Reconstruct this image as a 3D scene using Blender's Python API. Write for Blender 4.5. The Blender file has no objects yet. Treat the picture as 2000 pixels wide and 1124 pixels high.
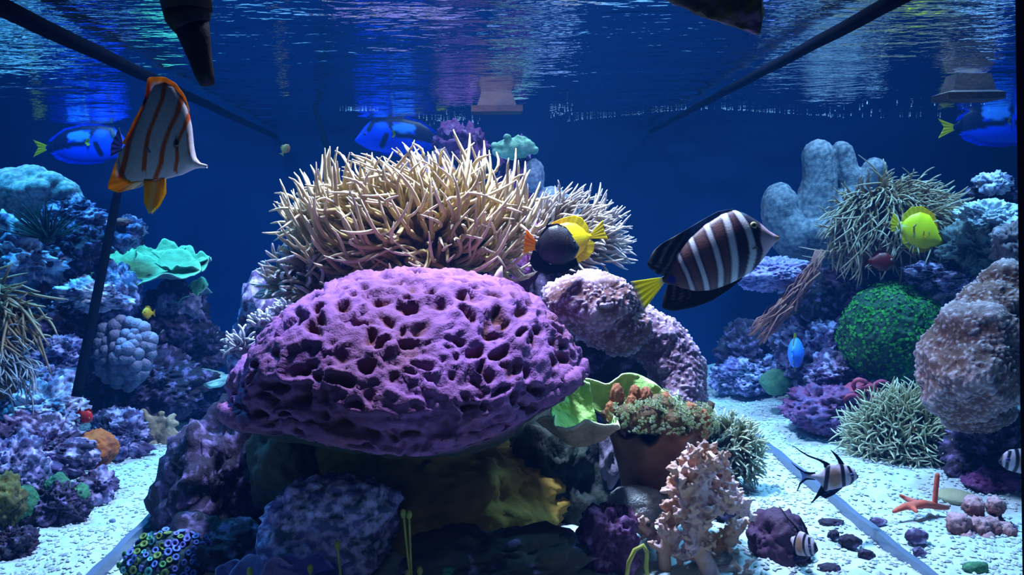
import bpy, bmesh, math, random
import numpy as np
from mathutils import Vector, Matrix, Quaternion

SCN = bpy.context.scene
COL = SCN.collection
PI = math.pi
R_ = math.radians

# ------------------------------------------------------------------ camera
F = 1700.0                                   # focal length in pixels of the 2000 x 1124 frame
H = 0.71                                     # eye height above the sand
SURF = 1.11                                  # height of the water surface
BACK = 4.0                                   # distance of the rear pane
cd = bpy.data.cameras.new('camera'); cam = bpy.data.objects.new('camera', cd); COL.objects.link(cam)
cd.sensor_width = 36.0; cd.lens = 36.0 * F / 2000.0; cd.clip_start = 0.02; cd.clip_end = 50
cam.location = (0, 0, H)
ROT = (Matrix.Rotation(R_(-2.5), 3, 'Z') @ Matrix.Rotation(R_(90 - 4.78), 3, 'X') @ Matrix.Rotation(R_(-1.0), 3, 'Z'))
cam.rotation_euler = ROT.to_euler()
SCN.camera = cam
CAMP = Vector((0, 0, H))
RIGHT, UP, BACKV = ROT @ Vector((1, 0, 0)), ROT @ Vector((0, 1, 0)), ROT @ Vector((0, 0, 1))

# ------------------------------------------------------------------ exposure, water haze, lamps, added fills
SCN.view_settings.view_transform = 'Standard'
SCN.view_settings.look = 'None'
SCN.view_settings.gamma = 1.0
SCN.view_settings.use_curve_mapping = False
SCN.view_settings.exposure = -0.85
SCN.cycles.max_bounces = 6; SCN.cycles.diffuse_bounces = 3; SCN.cycles.glossy_bounces = 3
SCN.cycles.transparent_max_bounces = 8; SCN.cycles.volume_bounces = 1
SCN.cycles.use_denoising = True
SCN.cycles.sample_clamp_indirect = 3.0
SCN.cycles.caustics_reflective = False; SCN.cycles.caustics_refractive = False
W = bpy.data.worlds.new('water_haze'); SCN.world = W; W.use_nodes = True
nt = W.node_tree; nt.nodes.clear()
wo = nt.nodes.new('ShaderNodeOutputWorld'); bg = nt.nodes.new('ShaderNodeBackground')
bg.inputs['Color'].default_value = (0.02, 0.06, 0.25, 1); bg.inputs['Strength'].default_value = 1.0
nt.links.new(bg.outputs[0], wo.inputs['Surface'])
vs = nt.nodes.new('ShaderNodeVolumeScatter'); va = nt.nodes.new('ShaderNodeVolumeAbsorption'); ad = nt.nodes.new('ShaderNodeAddShader')
vs.inputs['Color'].default_value = (0.03, 0.30, 1.0, 1); vs.inputs['Density'].default_value = 0.016
va.inputs['Color'].default_value = (0.05, 0.76, 1.0, 1); va.inputs['Density'].default_value = 0.19
nt.links.new(vs.outputs[0], ad.inputs[0]); nt.links.new(va.outputs[0], ad.inputs[1]); nt.links.new(ad.outputs[0], wo.inputs['Volume'])

def lamp(name, loc, size, power, color, target=None, sy=None, spread=115):
    l = bpy.data.lights.new(name, 'AREA'); l.energy = power; l.color = color
    l.shape = 'RECTANGLE'; l.size = size; l.size_y = sy or size; l.spread = R_(spread)
    o = bpy.data.objects.new(name, l); COL.objects.link(o); o.location = loc
    d = (Vector(target) if target else Vector((loc[0], loc[1], 0))) - Vector(loc)
    o.rotation_euler = d.to_track_quat('-Z', 'Y').to_euler()
    return o
lamp('lamp_center', (0.05, 2.15, 2.15), 0.28, 112, (0.92, 0.76, 1.0), spread=86)
lamp('lamp_left', (-1.25, 2.65, 2.15), 0.3, 64, (0.08, 0.56, 1.0))
lamp('lamp_right', (1.35, 2.5, 2.15), 0.3, 70, (0.36, 0.68, 1.0))

lamp('fill_rear_left', (-1.5, 3.35, 2.1), 0.3, 26, (0.40, 0.66, 1.0))  # rear row of fills, added to brighten the dim back of the reef
lamp('fill_rear_center', (0.1, 3.3, 2.1), 0.3, 22, (0.70, 0.75, 1.0))
lamp('fill_rear_right', (1.6, 3.35, 2.1), 0.3, 26, (0.55, 0.72, 1.0))
lamp('front_fill', (0.2, -1.2, 2.0), 1.2, 1.5, (1.0, 0.92, 0.9), (0.1, 1.8, 0.2), spread=60)  # weak fill added behind the camera to lift the reef front

# ------------------------------------------------------------------ pixel helpers
def ray(px, py):
    d = ROT @ Vector(((px - 1000) / F, -(py - 562) / F, -1.0))
    return d
def P(px, py, Y):
    d = ray(px, py); return CAMP + d * (Y / d.y)
def G(px, py, z=0.0):
    d = ray(px, py); return CAMP + d * ((z - H) / d.z)
def S(Y): return Y / F                       # metres per pixel at distance Y

# ------------------------------------------------------------------ noise in numpy
def _hash(ix, iy, iz, seed):
    h = (ix.astype(np.int64) * 374761393 + iy.astype(np.int64) * 668265263 + iz.astype(np.int64) * 2147483647 + seed * 974634777) & 0xFFFFFFFF
    h = ((h ^ (h >> 13)) * 1274126177) & 0xFFFFFFFF
    h = ((h ^ (h >> 16)) * 2246822519) & 0xFFFFFFFF
    h = h ^ (h >> 15)
    return h
def _hf(*a): return (_hash(*a) & 0xFFFFFF).astype(np.float64) / float(0xFFFFFF)
def vnoise(p, seed=0):
    p = np.asarray(p, float); i = np.floor(p).astype(np.int64); f = p - i; u = f * f * f * (f * (f * 6 - 15) + 10)
    r = 0
    for dx in (0, 1):
        wx = u[:, 0] if dx else 1 - u[:, 0]
        for dy in (0, 1):
            wy = u[:, 1] if dy else 1 - u[:, 1]
            for dz in (0, 1):
                wz = u[:, 2] if dz else 1 - u[:, 2]
                r = r + wx * wy * wz * _hf(i[:, 0] + dx, i[:, 1] + dy, i[:, 2] + dz, seed)
    return r * 2 - 1
def fbm(p, octv=4, seed=0, gain=0.5):
    a, s, r = 1.0, 1.0, 0
    for k in range(octv):
        r = r + a * vnoise(p * s + 17.3 * k, seed + k); a *= gain; s *= 2.03
    return r
def worley(p, seed=0):
    p = np.asarray(p, float); i = np.floor(p).astype(np.int64)
    f1 = np.full(len(p), 9.0); f2 = np.full(len(p), 9.0); cid = np.zeros(len(p))
    for dx in (-1, 0, 1):
        for dy in (-1, 0, 1):
            for dz in (-1, 0, 1):
                a, b, c = i[:, 0] + dx, i[:, 1] + dy, i[:, 2] + dz
                q = np.stack([a + _hf(a, b, c, seed), b + _hf(a, b, c, seed + 1), c + _hf(a, b, c, seed + 2)], 1)
                d = np.sqrt(((p - q) ** 2).sum(1))
                m = d < f1
                f2 = np.where(m, f1, np.minimum(f2, d)); cid = np.where(m, _hf(a, b, c, seed + 3), cid); f1 = np.where(m, d, f1)
    return f1, f2, cid
def sstep(x, a, b):
    t = np.clip((x - a) / (b - a), 0, 1); return t * t * (3 - 2 * t)
def mixc(a, b, t):
    return np.asarray(a)[None, :] * (1 - t[:, None]) + np.asarray(b)[None, :] * t[:, None] if np.ndim(a) == 1 else a * (1 - t[:, None]) + np.asarray(b) * t[:, None]

# ------------------------------------------------------------------ materials
MATS = {}
def mat(name, c1, c2=None, sc=8.0, c3=None, s3=25.0, t3=0.6, rough=0.75, bump=0.0, bsc=80.0, spec=0.25, sss=0.0, attr=False, vor=False, transl=0.0):
    if name in MATS: return MATS[name]
    m = bpy.data.materials.new(name); m.use_nodes = True; t = m.node_tree; N = t.nodes; L = t.links
    b = N['Principled BSDF']; b.inputs['Roughness'].default_value = rough; b.inputs['Specular IOR Level'].default_value = spec
    tc = N.new('ShaderNodeTexCoord')
    def noise(scale, det=4):
        n = N.new('ShaderNodeTexNoise'); n.inputs['Scale'].default_value = scale; n.inputs['Detail'].default_value = det
        L.new(tc.outputs['Object'], n.inputs['Vector']); return n
    def ramp(src, lo, hi):
        r = N.new('ShaderNodeMapRange'); r.inputs[1].default_value = lo; r.inputs[2].default_value = hi; L.new(src, r.inputs[0]); return r.outputs[0]
    def mixn(fac, a, c, mode='MIX'):
        x = N.new('ShaderNodeMix'); x.data_type = 'RGBA'; x.blend_type = mode
        if isinstance(fac, float): x.inputs[0].default_value = fac
        else: L.new(fac, x.inputs[0])
        for s, v in ((x.inputs[6], a), (x.inputs[7], c)):
            if isinstance(v, tuple): s.default_value = (*v, 1)
            else: L.new(v, s)
        return x.outputs[2]
    if attr:
        at = N.new('ShaderNodeAttribute'); at.attribute_name = 'col'; col = at.outputs['Color']
        if c2 is not None:
            col = mixn(ramp(noise(sc).outputs[0], 0.42, 0.62), col, mixn(1.0, col, c2, 'MULTIPLY'))
    else:
        col = c1
        if c2 is not None: col = mixn(ramp(noise(sc).outputs[0], 0.40, 0.62), c1, c2)
    if c3 is not None: col = mixn(ramp(noise(s3, 8).outputs[0], t3 - 0.06, t3 + 0.13), col, c3)
    if isinstance(col, tuple): b.inputs['Base Color'].default_value = (*col, 1)
    else: L.new(col, b.inputs['Base Color'])
    if bump > 0:
        bp = N.new('ShaderNodeBump'); bp.inputs['Strength'].default_value = bump; bp.inputs['Distance'].default_value = 0.004
        if vor:
            v = N.new('ShaderNodeTexVoronoi'); v.inputs['Scale'].default_value = bsc; L.new(tc.outputs['Object'], v.inputs['Vector'])
            L.new(v.outputs['Distance'], bp.inputs['Height']); bp.invert = True
        else:
            L.new(noise(bsc, 5).outputs[0], bp.inputs['Height'])
        L.new(bp.outputs[0], b.inputs['Normal'])
    if sss > 0:
        b.inputs['Subsurface Weight'].default_value = sss; b.inputs['Subsurface Radius'].default_value = (0.01, 0.008, 0.008); b.inputs['Subsurface Scale'].default_value = 1.0
    if transl > 0:
        out = N['Material Output']; tr = N.new('ShaderNodeBsdfTranslucent'); ms = N.new('ShaderNodeMixShader'); ms.inputs[0].default_value = transl
        if isinstance(col, tuple): tr.inputs[0].default_value = (*col, 1)
        else: L.new(col, tr.inputs[0])
        L.new(b.outputs[0], ms.inputs[1]); L.new(tr.outputs[0], ms.inputs[2]); L.new(ms.outputs[0], out.inputs['Surface'])
    MATS[name] = m; return m

# ------------------------------------------------------------------ meshes
def mesh_np(name, co, faces, m=None, col=None, smooth=True):
    """faces: an (n,3) or (n,4) int array, or a list of such arrays."""
    me = bpy.data.meshes.new(name); co = np.asarray(co, float)
    fl = faces if isinstance(faces, list) else [faces]
    fl = [np.asarray(f, np.int64) for f in fl if len(f)]
    me.vertices.add(len(co)); me.vertices.foreach_set('co', co.ravel())
    loops = np.concatenate([f.ravel() for f in fl]); tot = np.concatenate([np.full(len(f), f.shape[1]) for f in fl])
    st = np.concatenate([[0], np.cumsum(tot)[:-1]])
    me.loops.add(len(loops)); me.loops.foreach_set('vertex_index', loops.astype(np.int32))
    me.polygons.add(len(tot)); me.polygons.foreach_set('loop_start', st.astype(np.int32))
    me.polygons.foreach_set('use_smooth', np.full(len(tot), smooth))
    me.update(calc_edges=True)
    if col is not None: setcol(me, col)
    if m: me.materials.append(m)
    return me
def setcol(me, col):
    a = me.color_attributes.new('col', 'FLOAT_COLOR', 'POINT') if 'col' not in me.color_attributes else me.color_attributes['col']
    c = np.ones((len(me.vertices), 4)); c[:, :3] = np.clip(col, 0, 1); a.data.foreach_set('color', c.ravel())
def getco(me):
    a = np.empty(len(me.vertices) * 3); me.vertices.foreach_get('co', a); return a.reshape(-1, 3)
def getno(me):
    a = np.empty(len(me.vertices) * 3); me.vertices.foreach_get('normal', a); return a.reshape(-1, 3)
def getfaces(me):
    n = len(me.polygons); st = np.empty(n, np.int32); tot = np.empty(n, np.int32); li = np.empty(len(me.loops), np.int32)
    me.polygons.foreach_get('loop_start', st); me.polygons.foreach_get('loop_total', tot); me.loops.foreach_get('vertex_index', li)
    out = []
    for k in (3, 4):
        s = st[tot == k]
        if len(s): out.append(li[s[:, None] + np.arange(k)[None, :]])
    return out
def link(name, me, parent=None):
    o = bpy.data.objects.new(name, me); COL.objects.link(o)
    if parent is not None: o.parent = parent
    return o
def tag(o, label=None, cat=None, group=None, kind=None):
    for k, v in (('label', label), ('category', cat), ('group', group), ('kind', kind)):
        if v: o[k] = v
    return o
def empty(name, loc, label=None, cat=None, group=None):
    o = bpy.data.objects.new(name, None); COL.objects.link(o); o.location = loc; o.empty_display_size = 0.02
    return tag(o, label, cat, group)
def base_of(co):
    co = np.asarray(co); return Vector(((co[:, 0].min() + co[:, 0].max()) / 2, (co[:, 1].min() + co[:, 1].max()) / 2, co[:, 2].min()))
def solo(name, co, faces, m, label, cat, group=None, col=None, kind=None, smooth=True):
    """A thing that is one mesh, its origin at its base."""
    b = base_of(co); me = mesh_np(name, np.asarray(co) - np.array(b), faces, m, col, smooth)
    o = link(name, me); o.location = b; return tag(o, label, cat, group, kind)
def part(name, co, faces, m, parent, col=None, label=None, kind=None, smooth=True):
    """A part given in world coordinates, parented to a thing without rotation."""
    off = Vector((0, 0, 0)); q = parent
    while q is not None: off = off + q.location; q = q.parent
    me = mesh_np(name, np.asarray(co) - np.array(off), faces, m, col, smooth)
    o = link(name, me, parent); return tag(o, label, None, None, kind)

_ICO = {}
def ico(level):
    if level not in _ICO:
        bm = bmesh.new(); bmesh.ops.create_icosphere(bm, subdivisions=level, radius=1.0)
        bm.verts.ensure_lookup_table()
        _ICO[level] = (np.array([v.co[:] for v in bm.verts]), np.array([[v.index for v in f.verts] for f in bm.faces])); bm.free()
    return _ICO[level]
class Acc:
    """Collects pieces into one mesh."""
    def __init__(s): s.co = []; s.f3 = []; s.f4 = []; s.c = []; s.n = 0
    def add(s, co, faces, col=None):
        for f in (faces if isinstance(faces, list) else [faces]):
            if len(f): (s.f3 if f.shape[1] == 3 else s.f4).append(np.asarray(f) + s.n)
        s.co.append(np.asarray(co)); s.n += len(co)
        if col is not None: s.c.append(np.broadcast_to(np.asarray(col, float), (len(co), 3)))
    def get(s):
        fl = []
        if s.f3: fl.append(np.concatenate(s.f3))
        if s.f4: fl.append(np.concatenate(s.f4))
        return np.concatenate(s.co), fl, (np.concatenate(s.c) if s.c else None)
def normals_of(co, faces):
    me = mesh_np('tmp', co, faces); n = getno(me); bpy.data.meshes.remove(me); return n
def grid_faces(nu, nv, wrap=False):
    i = np.arange(nu if wrap else nu - 1); j = np.arange(nv - 1)
    I, J = np.meshgrid(i, j, indexing='ij'); I2 = (I + 1) % nu
    return np.stack([I * nv + J, I2 * nv + J, I2 * nv + J + 1, I * nv + J + 1], -1).reshape(-1, 4)
def tube(pts, rad, sides=7, cap=True, up=Vector((0.13, 0.31, 0.94))):
    pts = [Vector(p) for p in pts]; n = len(pts); co = []
    for k, p in enumerate(pts):
        t = (pts[min(k + 1, n - 1)] - pts[max(k - 1, 0)]).normalized()
        a = t.cross(up); a = a.normalized() if a.length > 1e-4 else Vector((1, 0, 0)); b = t.cross(a)
        for s in range(sides):
            w = 2 * PI * s / sides; co.append(p + (a * math.cos(w) + b * math.sin(w)) * rad[k])
    f = []
    for k in range(n - 1):
        for s in range(sides):
            s2 = (s + 1) % sides; f.append((k * sides + s, k * sides + s2, (k + 1) * sides + s2, (k + 1) * sides + s))
    fl = [np.array(f)]; co = [c[:] for c in co]
    if cap:
        t = []
        co.append(pts[0][:]); co.append(pts[-1][:]); a = len(co) - 2
        for s in range(sides):
            s2 = (s + 1) % sides; t.append((a, s2, s)); t.append((a + 1, (n - 1) * sides + s, (n - 1) * sides + s2))
        fl.append(np.array(t))
    return np.array(co), fl
def sheet(X, thick, colt, colb, wrap=False):
    """Closed thin plate from an (nu,nv,3) surface; returns co, faces, col. colt is the side the normal points to."""
    nu, nv, _ = X.shape
    du = np.gradient(X, axis=0) if not wrap else (np.roll(X, -1, 0) - np.roll(X, 1, 0)); dv = np.gradient(X, axis=1)
    n = np.cross(du, dv); n /= (np.linalg.norm(n, axis=-1, keepdims=True) + 1e-9)
    th = thick[..., None] if isinstance(thick, np.ndarray) else thick
    A = (X + n * th * 0.5).reshape(-1, 3); B = (X - n * th * 0.5).reshape(-1, 3); m = len(A)
    f = grid_faces(nu, nv, wrap); fl = [f, (f[:, ::-1] + m)]
    r = []
    iu = range(nu if wrap else nu - 1)
    for i in iu:
        i2 = (i + 1) % nu
        r.append((i * nv + nv - 1, i2 * nv + nv - 1, i2 * nv + nv - 1 + m, i * nv + nv - 1 + m)); r.append((i2 * nv, i * nv, i * nv + m, i2 * nv + m))
    if not wrap:
        for j in range(nv - 1):
            r.append((j, j + 1, j + 1 + m, j + m)); a = (nu - 1) * nv; r.append((a + j + 1, a + j, a + j + m, a + j + 1 + m))
    fl.append(np.array(r))
    ct = np.broadcast_to(np.asarray(colt, float).reshape(-1, 3), (m, 3)); cb = np.broadcast_to(np.asarray(colb, float).reshape(-1, 3), (m, 3))
    return np.concatenate([A, B]), fl, np.concatenate([ct, cb])

def lump(blobs, voxel, disp=None, smooth=6):
    """Union of ellipsoids / capsule chains, remeshed into one skin; blobs: ('e', centre, (rx,ry,rz)) or ('c', [(point, radius), ...])."""
    A = Acc(); s2, f2 = ico(3)
    for b in blobs:
        if b[0] == 'e': A.add(s2 * np.array(b[2])[None, :] + np.array(b[1])[None, :], f2)
        else:
            ch = b[1]; s1, f1 = ico(2)
            for (p, r), (q, t) in zip(ch[:-1], ch[1:]):
                p, q = Vector(p), Vector(q); n = max(1, int((q - p).length / (0.45 * min(r, t)) + 0.5))
                for k in range(n + 1):
                    u = k / n; A.add(s1 * (r + (t - r) * u) + np.array(p.lerp(q, u))[None, :], f1)
    co, fl, _ = A.get(); me = mesh_np('tmp', co, fl); o = bpy.data.objects.new('tmp', me); COL.objects.link(o)
    md = o.modifiers.new('r', 'REMESH'); md.mode = 'VOXEL'; md.voxel_size = voxel; md.use_smooth_shade = True
    if smooth:
        sm = o.modifiers.new('s', 'SMOOTH'); sm.factor = 0.5; sm.iterations = smooth
    dg = bpy.context.evaluated_depsgraph_get(); dg.update()
    ev = bpy.data.meshes.new_from_object(o.evaluated_get(dg))
    bpy.data.objects.remove(o); bpy.data.meshes.remove(me)
    co = getco(ev); no = getno(ev); fl = getfaces(ev); bpy.data.meshes.remove(ev)
    col = None
    if disp is not None:
        r = disp(co, no); co, col = r if isinstance(r, tuple) else (r, None)
    return co, fl, col

def rock_shape(px, py, Y, rx, ry, dep=0.9, seed=0, level=5, lumpy=0.35, fine=0.10, tilt=0.0, pits=0.0, cells=9.0):
    """Irregular boulder: a sphere pushed about by several octaves of noise, in world coordinates."""
    d, f = ico(level); k = S(Y)
    n1 = fbm(d * 1.25 + seed * 7.7, 3, seed); n2 = fbm(d * 4.3 + seed * 3.1, 4, seed + 40)
    f1, f2, _ = worley(d * 3.0 + seed * 1.7, seed + 9)
    g1, g2, _ = worley(d * 6.5 + seed * 2.3, seed + 15)
    r = 1 + lumpy * n1 + fine * n2 * 0.75 + 0.22 * lumpy * (f2 - f1)
    n3 = fbm(d * 12.0 + seed, 3, seed + 77, 0.45); k1, _, _ = worley(d * 10.0 + seed * 1.3, seed + 25); r = r + fine * 0.30 * n3 - fine * 0.8 * (1 - sstep(g1, 0.1, 0.42)) + fine * 0.55 * (1 - sstep(k1, 0.0, 0.55))
    if pits > 0:
        g1, g2, _ = worley(d * cells + seed, seed + 5); r = r - pits * (1 - sstep(g1, 0.15, 0.5))
    co = d * r[:, None] * np.array([rx * k, (rx + ry) * 0.5 * dep * k, ry * k])[None, :]
    if tilt:
        c, s = math.cos(R_(tilt)), math.sin(R_(tilt)); x, z = co[:, 0].copy(), co[:, 2].copy(); co[:, 0] = c * x - s * z; co[:, 2] = s * x + c * z
    return co + np.array(P(px, py, Y))[None, :], f
# ================================================================== THE SETTING
M_wall = mat('rear_wall', (0.005, 0.022, 0.088), (0.004, 0.018, 0.074), 3.0, rough=0.6, spec=0.1)
M_sand = mat('sand', (0.48, 0.54, 0.57), (0.38, 0.45, 0.49), 30.0, c3=(0.42, 0.45, 0.5), s3=130.0, t3=0.66, rough=0.9, bump=0.7, bsc=220.0, spec=0.1)
def box(x0, x1, y0, y1, z0, z1):
    co = np.array([(x, y, z) for x in (x0, x1) for y in (y0, y1) for z in (z0, z1)])
    f = np.array([(0, 1, 3, 2), (4, 6, 7, 5), (0, 4, 5, 1), (2, 3, 7, 6), (0, 2, 6, 4), (1, 5, 7, 3)])
    return co, f
co, f = box(-3.3, 3.3, BACK, BACK + 0.05, -0.3, 1.6); solo('wall_back', co, f, M_wall, 'deep blue rear wall of the aquarium', 'wall', kind='structure', smooth=False)
co, f = box(-3.35, -3.3, -0.3, BACK, -0.3, 1.6); solo('wall_left', co, f, M_wall, 'blue left end wall of the aquarium', 'wall', kind='structure', smooth=False)
co, f = box(3.3, 3.35, -0.3, BACK, -0.3, 1.6); solo('wall_right', co, f, M_wall, 'blue right end wall of the aquarium', 'wall', kind='structure', smooth=False)
# sand bed
nx, ny = 420, 300
xs = np.linspace(-3.3, 3.3, nx); ys = np.linspace(-0.3, BACK, ny); X, Yg = np.meshgrid(xs, ys, indexing='ij')
p = np.stack([X.ravel(), Yg.ravel(), np.zeros(X.size)], 1)
p[:, 2] = 0.018 * fbm(p * np.array([2.2, 2.2, 1]), 3, 3) + 0.006 * fbm(p * np.array([14, 14, 1]), 3, 8)
def sand_z(x, y): 
    q = np.array([[x, y, 0.0]]); return float(0.018 * fbm(q * np.array([2.2, 2.2, 1]), 3, 3)[0] + 0.006 * fbm(q * np.array([14, 14, 1]), 3, 8)[0])
o = link('floor', mesh_np('floor', p, grid_faces(nx, ny), M_sand)); tag(o, 'pale coral sand bed of the aquarium', 'floor', kind='structure')
# loose grains of coral gravel
rng = np.random.default_rng(5)
oc = np.array([(1, 0, 0), (-1, 0, 0), (0, 1, 0), (0, -1, 0), (0, 0, 1), (0, 0, -1)], float)
of = np.array([(0, 2, 4), (2, 1, 4), (1, 3, 4), (3, 0, 4), (2, 0, 5), (1, 2, 5), (3, 1, 5), (0, 3, 5)])
ng = 24000
gx = rng.uniform(-1.5, 1.7, ng); gy = 1.3 + 2.4 * rng.random(ng) ** 1.6
keep = ~((gx > -0.45) & (gx < 0.4)); gx, gy = gx[keep], gy[keep]; ng = len(gx)
q = np.stack([gx, gy, np.zeros(ng)], 1); gz = 0.018 * fbm(q * np.array([2.2, 2.2, 1]), 3, 3) + 0.006 * fbm(q * np.array([14, 14, 1]), 3, 8)
sz = rng.uniform(0.0024, 0.0066, ng); st = rng.uniform(0.6, 1.5, (ng, 6, 1)); an = rng.uniform(0, 2 * PI, ng)
v = oc[None] * st * sz[:, None, None] * np.array([1.2, 1, 0.7])
c_, s_ = np.cos(an)[:, None], np.sin(an)[:, None]; v = np.stack([v[..., 0] * c_ - v[..., 1] * s_, v[..., 0] * s_ + v[..., 1] * c_, v[..., 2]], -1)
v = v + np.stack([gx, gy, gz + 0.002], 1)[:, None, :]
gc = np.where(rng.random(ng)[:, None] < 0.972, np.array([[0.52, 0.57, 0.59]]) * rng.uniform(0.75, 1.1, ng)[:, None], np.array([[0.22, 0.24, 0.32]]))
solo('gravel', v.reshape(-1, 3), (of[None] + (np.arange(ng) * 6)[:, None, None]).reshape(-1, 3), mat('gravel', (1, 1, 1), attr=True, rough=0.9), 'loose pale grains of crushed coral lying on the sand', 'gravel', col=np.repeat(gc, 6, 0), kind='stuff', smooth=False)
# water surface seen from below: mirrors beyond the critical angle, lets light through when steeper
m = bpy.data.materials.new('water_surface'); m.use_nodes = True; t = m.node_tree; N = t.nodes; N.clear()
out = N.new('ShaderNodeOutputMaterial'); gl = N.new('ShaderNodeBsdfGlossy'); tr = N.new('ShaderNodeBsdfTransparent'); mx = N.new('ShaderNodeMixShader')
gl.inputs['Roughness'].default_value = 0.04; gl.inputs['Color'].default_value = (0.93, 0.96, 1, 1)
ge = N.new('ShaderNodeNewGeometry'); dt = N.new('ShaderNodeVectorMath'); dt.operation = 'DOT_PRODUCT'; ab = N.new('ShaderNodeMath'); ab.operation = 'ABSOLUTE'
mr = N.new('ShaderNodeMapRange'); mr.inputs[1].default_value = 0.60; mr.inputs[2].default_value = 0.70; mr.inputs[3].default_value = 1.0; mr.inputs[4].default_value = 0.03
tc = N.new('ShaderNodeTexCoord'); no = N.new('ShaderNodeTexNoise'); no.inputs['Scale'].default_value = 1.0; no.inputs['Detail'].default_value = 2.5; mp = N.new('ShaderNodeMapping'); mp.inputs['Scale'].default_value = (15, 30, 1)
bp = N.new('ShaderNodeBump'); bp.inputs['Strength'].default_value = 1.0; bp.inputs['Distance'].default_value = 0.0055
t.links.new(tc.outputs['Object'], mp.inputs['Vector']); t.links.new(mp.outputs[0], no.inputs['Vector']); t.links.new(no.outputs[0], bp.inputs['Height']); t.links.new(bp.outputs[0], gl.inputs['Normal'])
t.links.new(ge.outputs['Incoming'], dt.inputs[0]); t.links.new(ge.outputs['Normal'], dt.inputs[1]); t.links.new(dt.outputs['Value'], ab.inputs[0]); t.links.new(ab.outputs[0], mr.inputs[0])
t.links.new(mr.outputs[0], mx.inputs[0]); t.links.new(tr.outputs[0], mx.inputs[1]); t.links.new(gl.outputs[0], mx.inputs[2]); t.links.new(mx.outputs[0], out.inputs['Surface'])
M_water = m
nx, ny = 420, 460
xs = np.linspace(-3.3, 3.3, nx); ys = np.linspace(0.2, BACK, ny); X, Yg = np.meshgrid(xs, ys, indexing='ij')
p = np.stack([X.ravel(), Yg.ravel(), np.zeros(X.size)], 1)
amp = 0.35 + 0.65 * sstep(fbm(p * np.array([0.9, 0.9, 1]), 2, 90), -0.5, 0.6)
p[:, 2] = SURF + 0.0042 * amp * fbm(p * np.array([5.0, 11.0, 1]), 3, 21, 0.5)
solo('water_surface', p, grid_faces(nx, ny)[:, ::-1], M_water, 'rippled water surface mirroring the reef from below', 'water', kind='structure')

# glass strips on the sand, black rods along the surface, the black corner post
M_strip = mat('glass_strip', (0.11, 0.15, 0.24), (0.08, 0.12, 0.2), 4, rough=0.25, spec=0.5)
def strip(pa, pb, w, h, name, label, cat, m):
    a, b = Vector(pa), Vector(pb); d = (b - a).normalized(); s = Vector((-d.y, d.x, 0)) * w / 2
    n = 24; co = []
    for k in range(n):
        c = a.lerp(b, k / (n - 1)); z = -0.03
        for q in (c - s, c + s):
            co.append((q.x, q.y, z)); co.append((q.x, q.y, h + 0.002 * math.sin(k * 1.7)))
    f = []
    for k in range(n - 1):
        i = k * 4; j = i + 4
        f += [(i, j, j + 1, i + 1), (i + 1, j + 1, j + 3, i + 3), (i + 3, j + 3, j + 2, i + 2)]
    f += [(0, 1, 3, 2), (n * 4 - 4, n * 4 - 2, n * 4 - 1, n * 4 - 3)]
    return solo(name, co, np.array(f), m, label, cat, smooth=False)
g0, g1 = G(172, 1150), G(450, 868); strip(g0, g1, 0.017, 0.022, 'glass_strip', 'pale blue glass edge strip lying on the sand left of the reef', 'strip', M_strip)
g0, g1 = G(1830, 1150), G(1440, 832); strip(g0, g1, 0.015, 0.022, 'glass_strip', 'pale blue glass edge strip lying on the sand beneath the hovering cardinalfish', 'strip', M_strip)
M_black = mat('black_rod', (0.005, 0.008, 0.016), (0.006, 0.010, 0.02), 20, rough=0.8, spec=0.0)
def at_surface(px, py, dz): d = ray(px, py); return CAMP + d * ((SURF - dz - H) / d.z)
def rod(a, b, r0, r1, label, sides=10, name='black_rod', wob=0.0, m=M_black, n=24):
    pts = [Vector(a).lerp(Vector(b), k / (n - 1)) + Vector((0, 0, wob * math.sin(k * 1.9))) for k in range(n)]
    co, fl = tube(pts, [r0 + (r1 - r0) * k / (n - 1) for k in range(n)], sides)
    return solo(name, co, fl, m, label, 'rod')
rod(at_surface(-60, -15, 0.03), at_surface(572, 283, 0.03), 0.017, 0.010, 'long black rod along the water surface, above the orange striped butterflyfish', wob=0.001)
rod(at_surface(1790, -22, 0.03), at_surface(1262, 262, 0.03), 0.015, 0.010, 'long black rod along the water surface, above the brown striped tang', wob=0.001)
rod(P(610, 195, 3.3), P(655, 345, 3.1), 0.010, 0.012, 'thin dark stick standing upright behind the large tan anemone')
rod(P(232, 365, 2.45), P(150, 775, 2.35), 0.011, 0.014, 'thin dark stick leaning in front of the left reef, below the butterflyfish')
co = []
for (px, py) in ((1981, -160), (1999, 1290)):
    q = P(px, py, 0.985); co += [(q.x, 0.985, q.z), (q.x + 0.05, 0.985, q.z), (q.x + 0.075, 1.02, q.z), (q.x + 0.04, 1.02, q.z)]
co = np.array(co); f = np.array([(0, 1, 5, 4), (1, 2, 6, 5), (2, 3, 7, 6), (3, 0, 4, 7), (0, 3, 2, 1), (4, 5, 6, 7)])
solo('trim_1', co, f, mat('black_trim', (0.004, 0.004, 0.006), rough=0.5), 'black upright corner post of the tank', 'trim', kind='structure', smooth=False)
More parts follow.
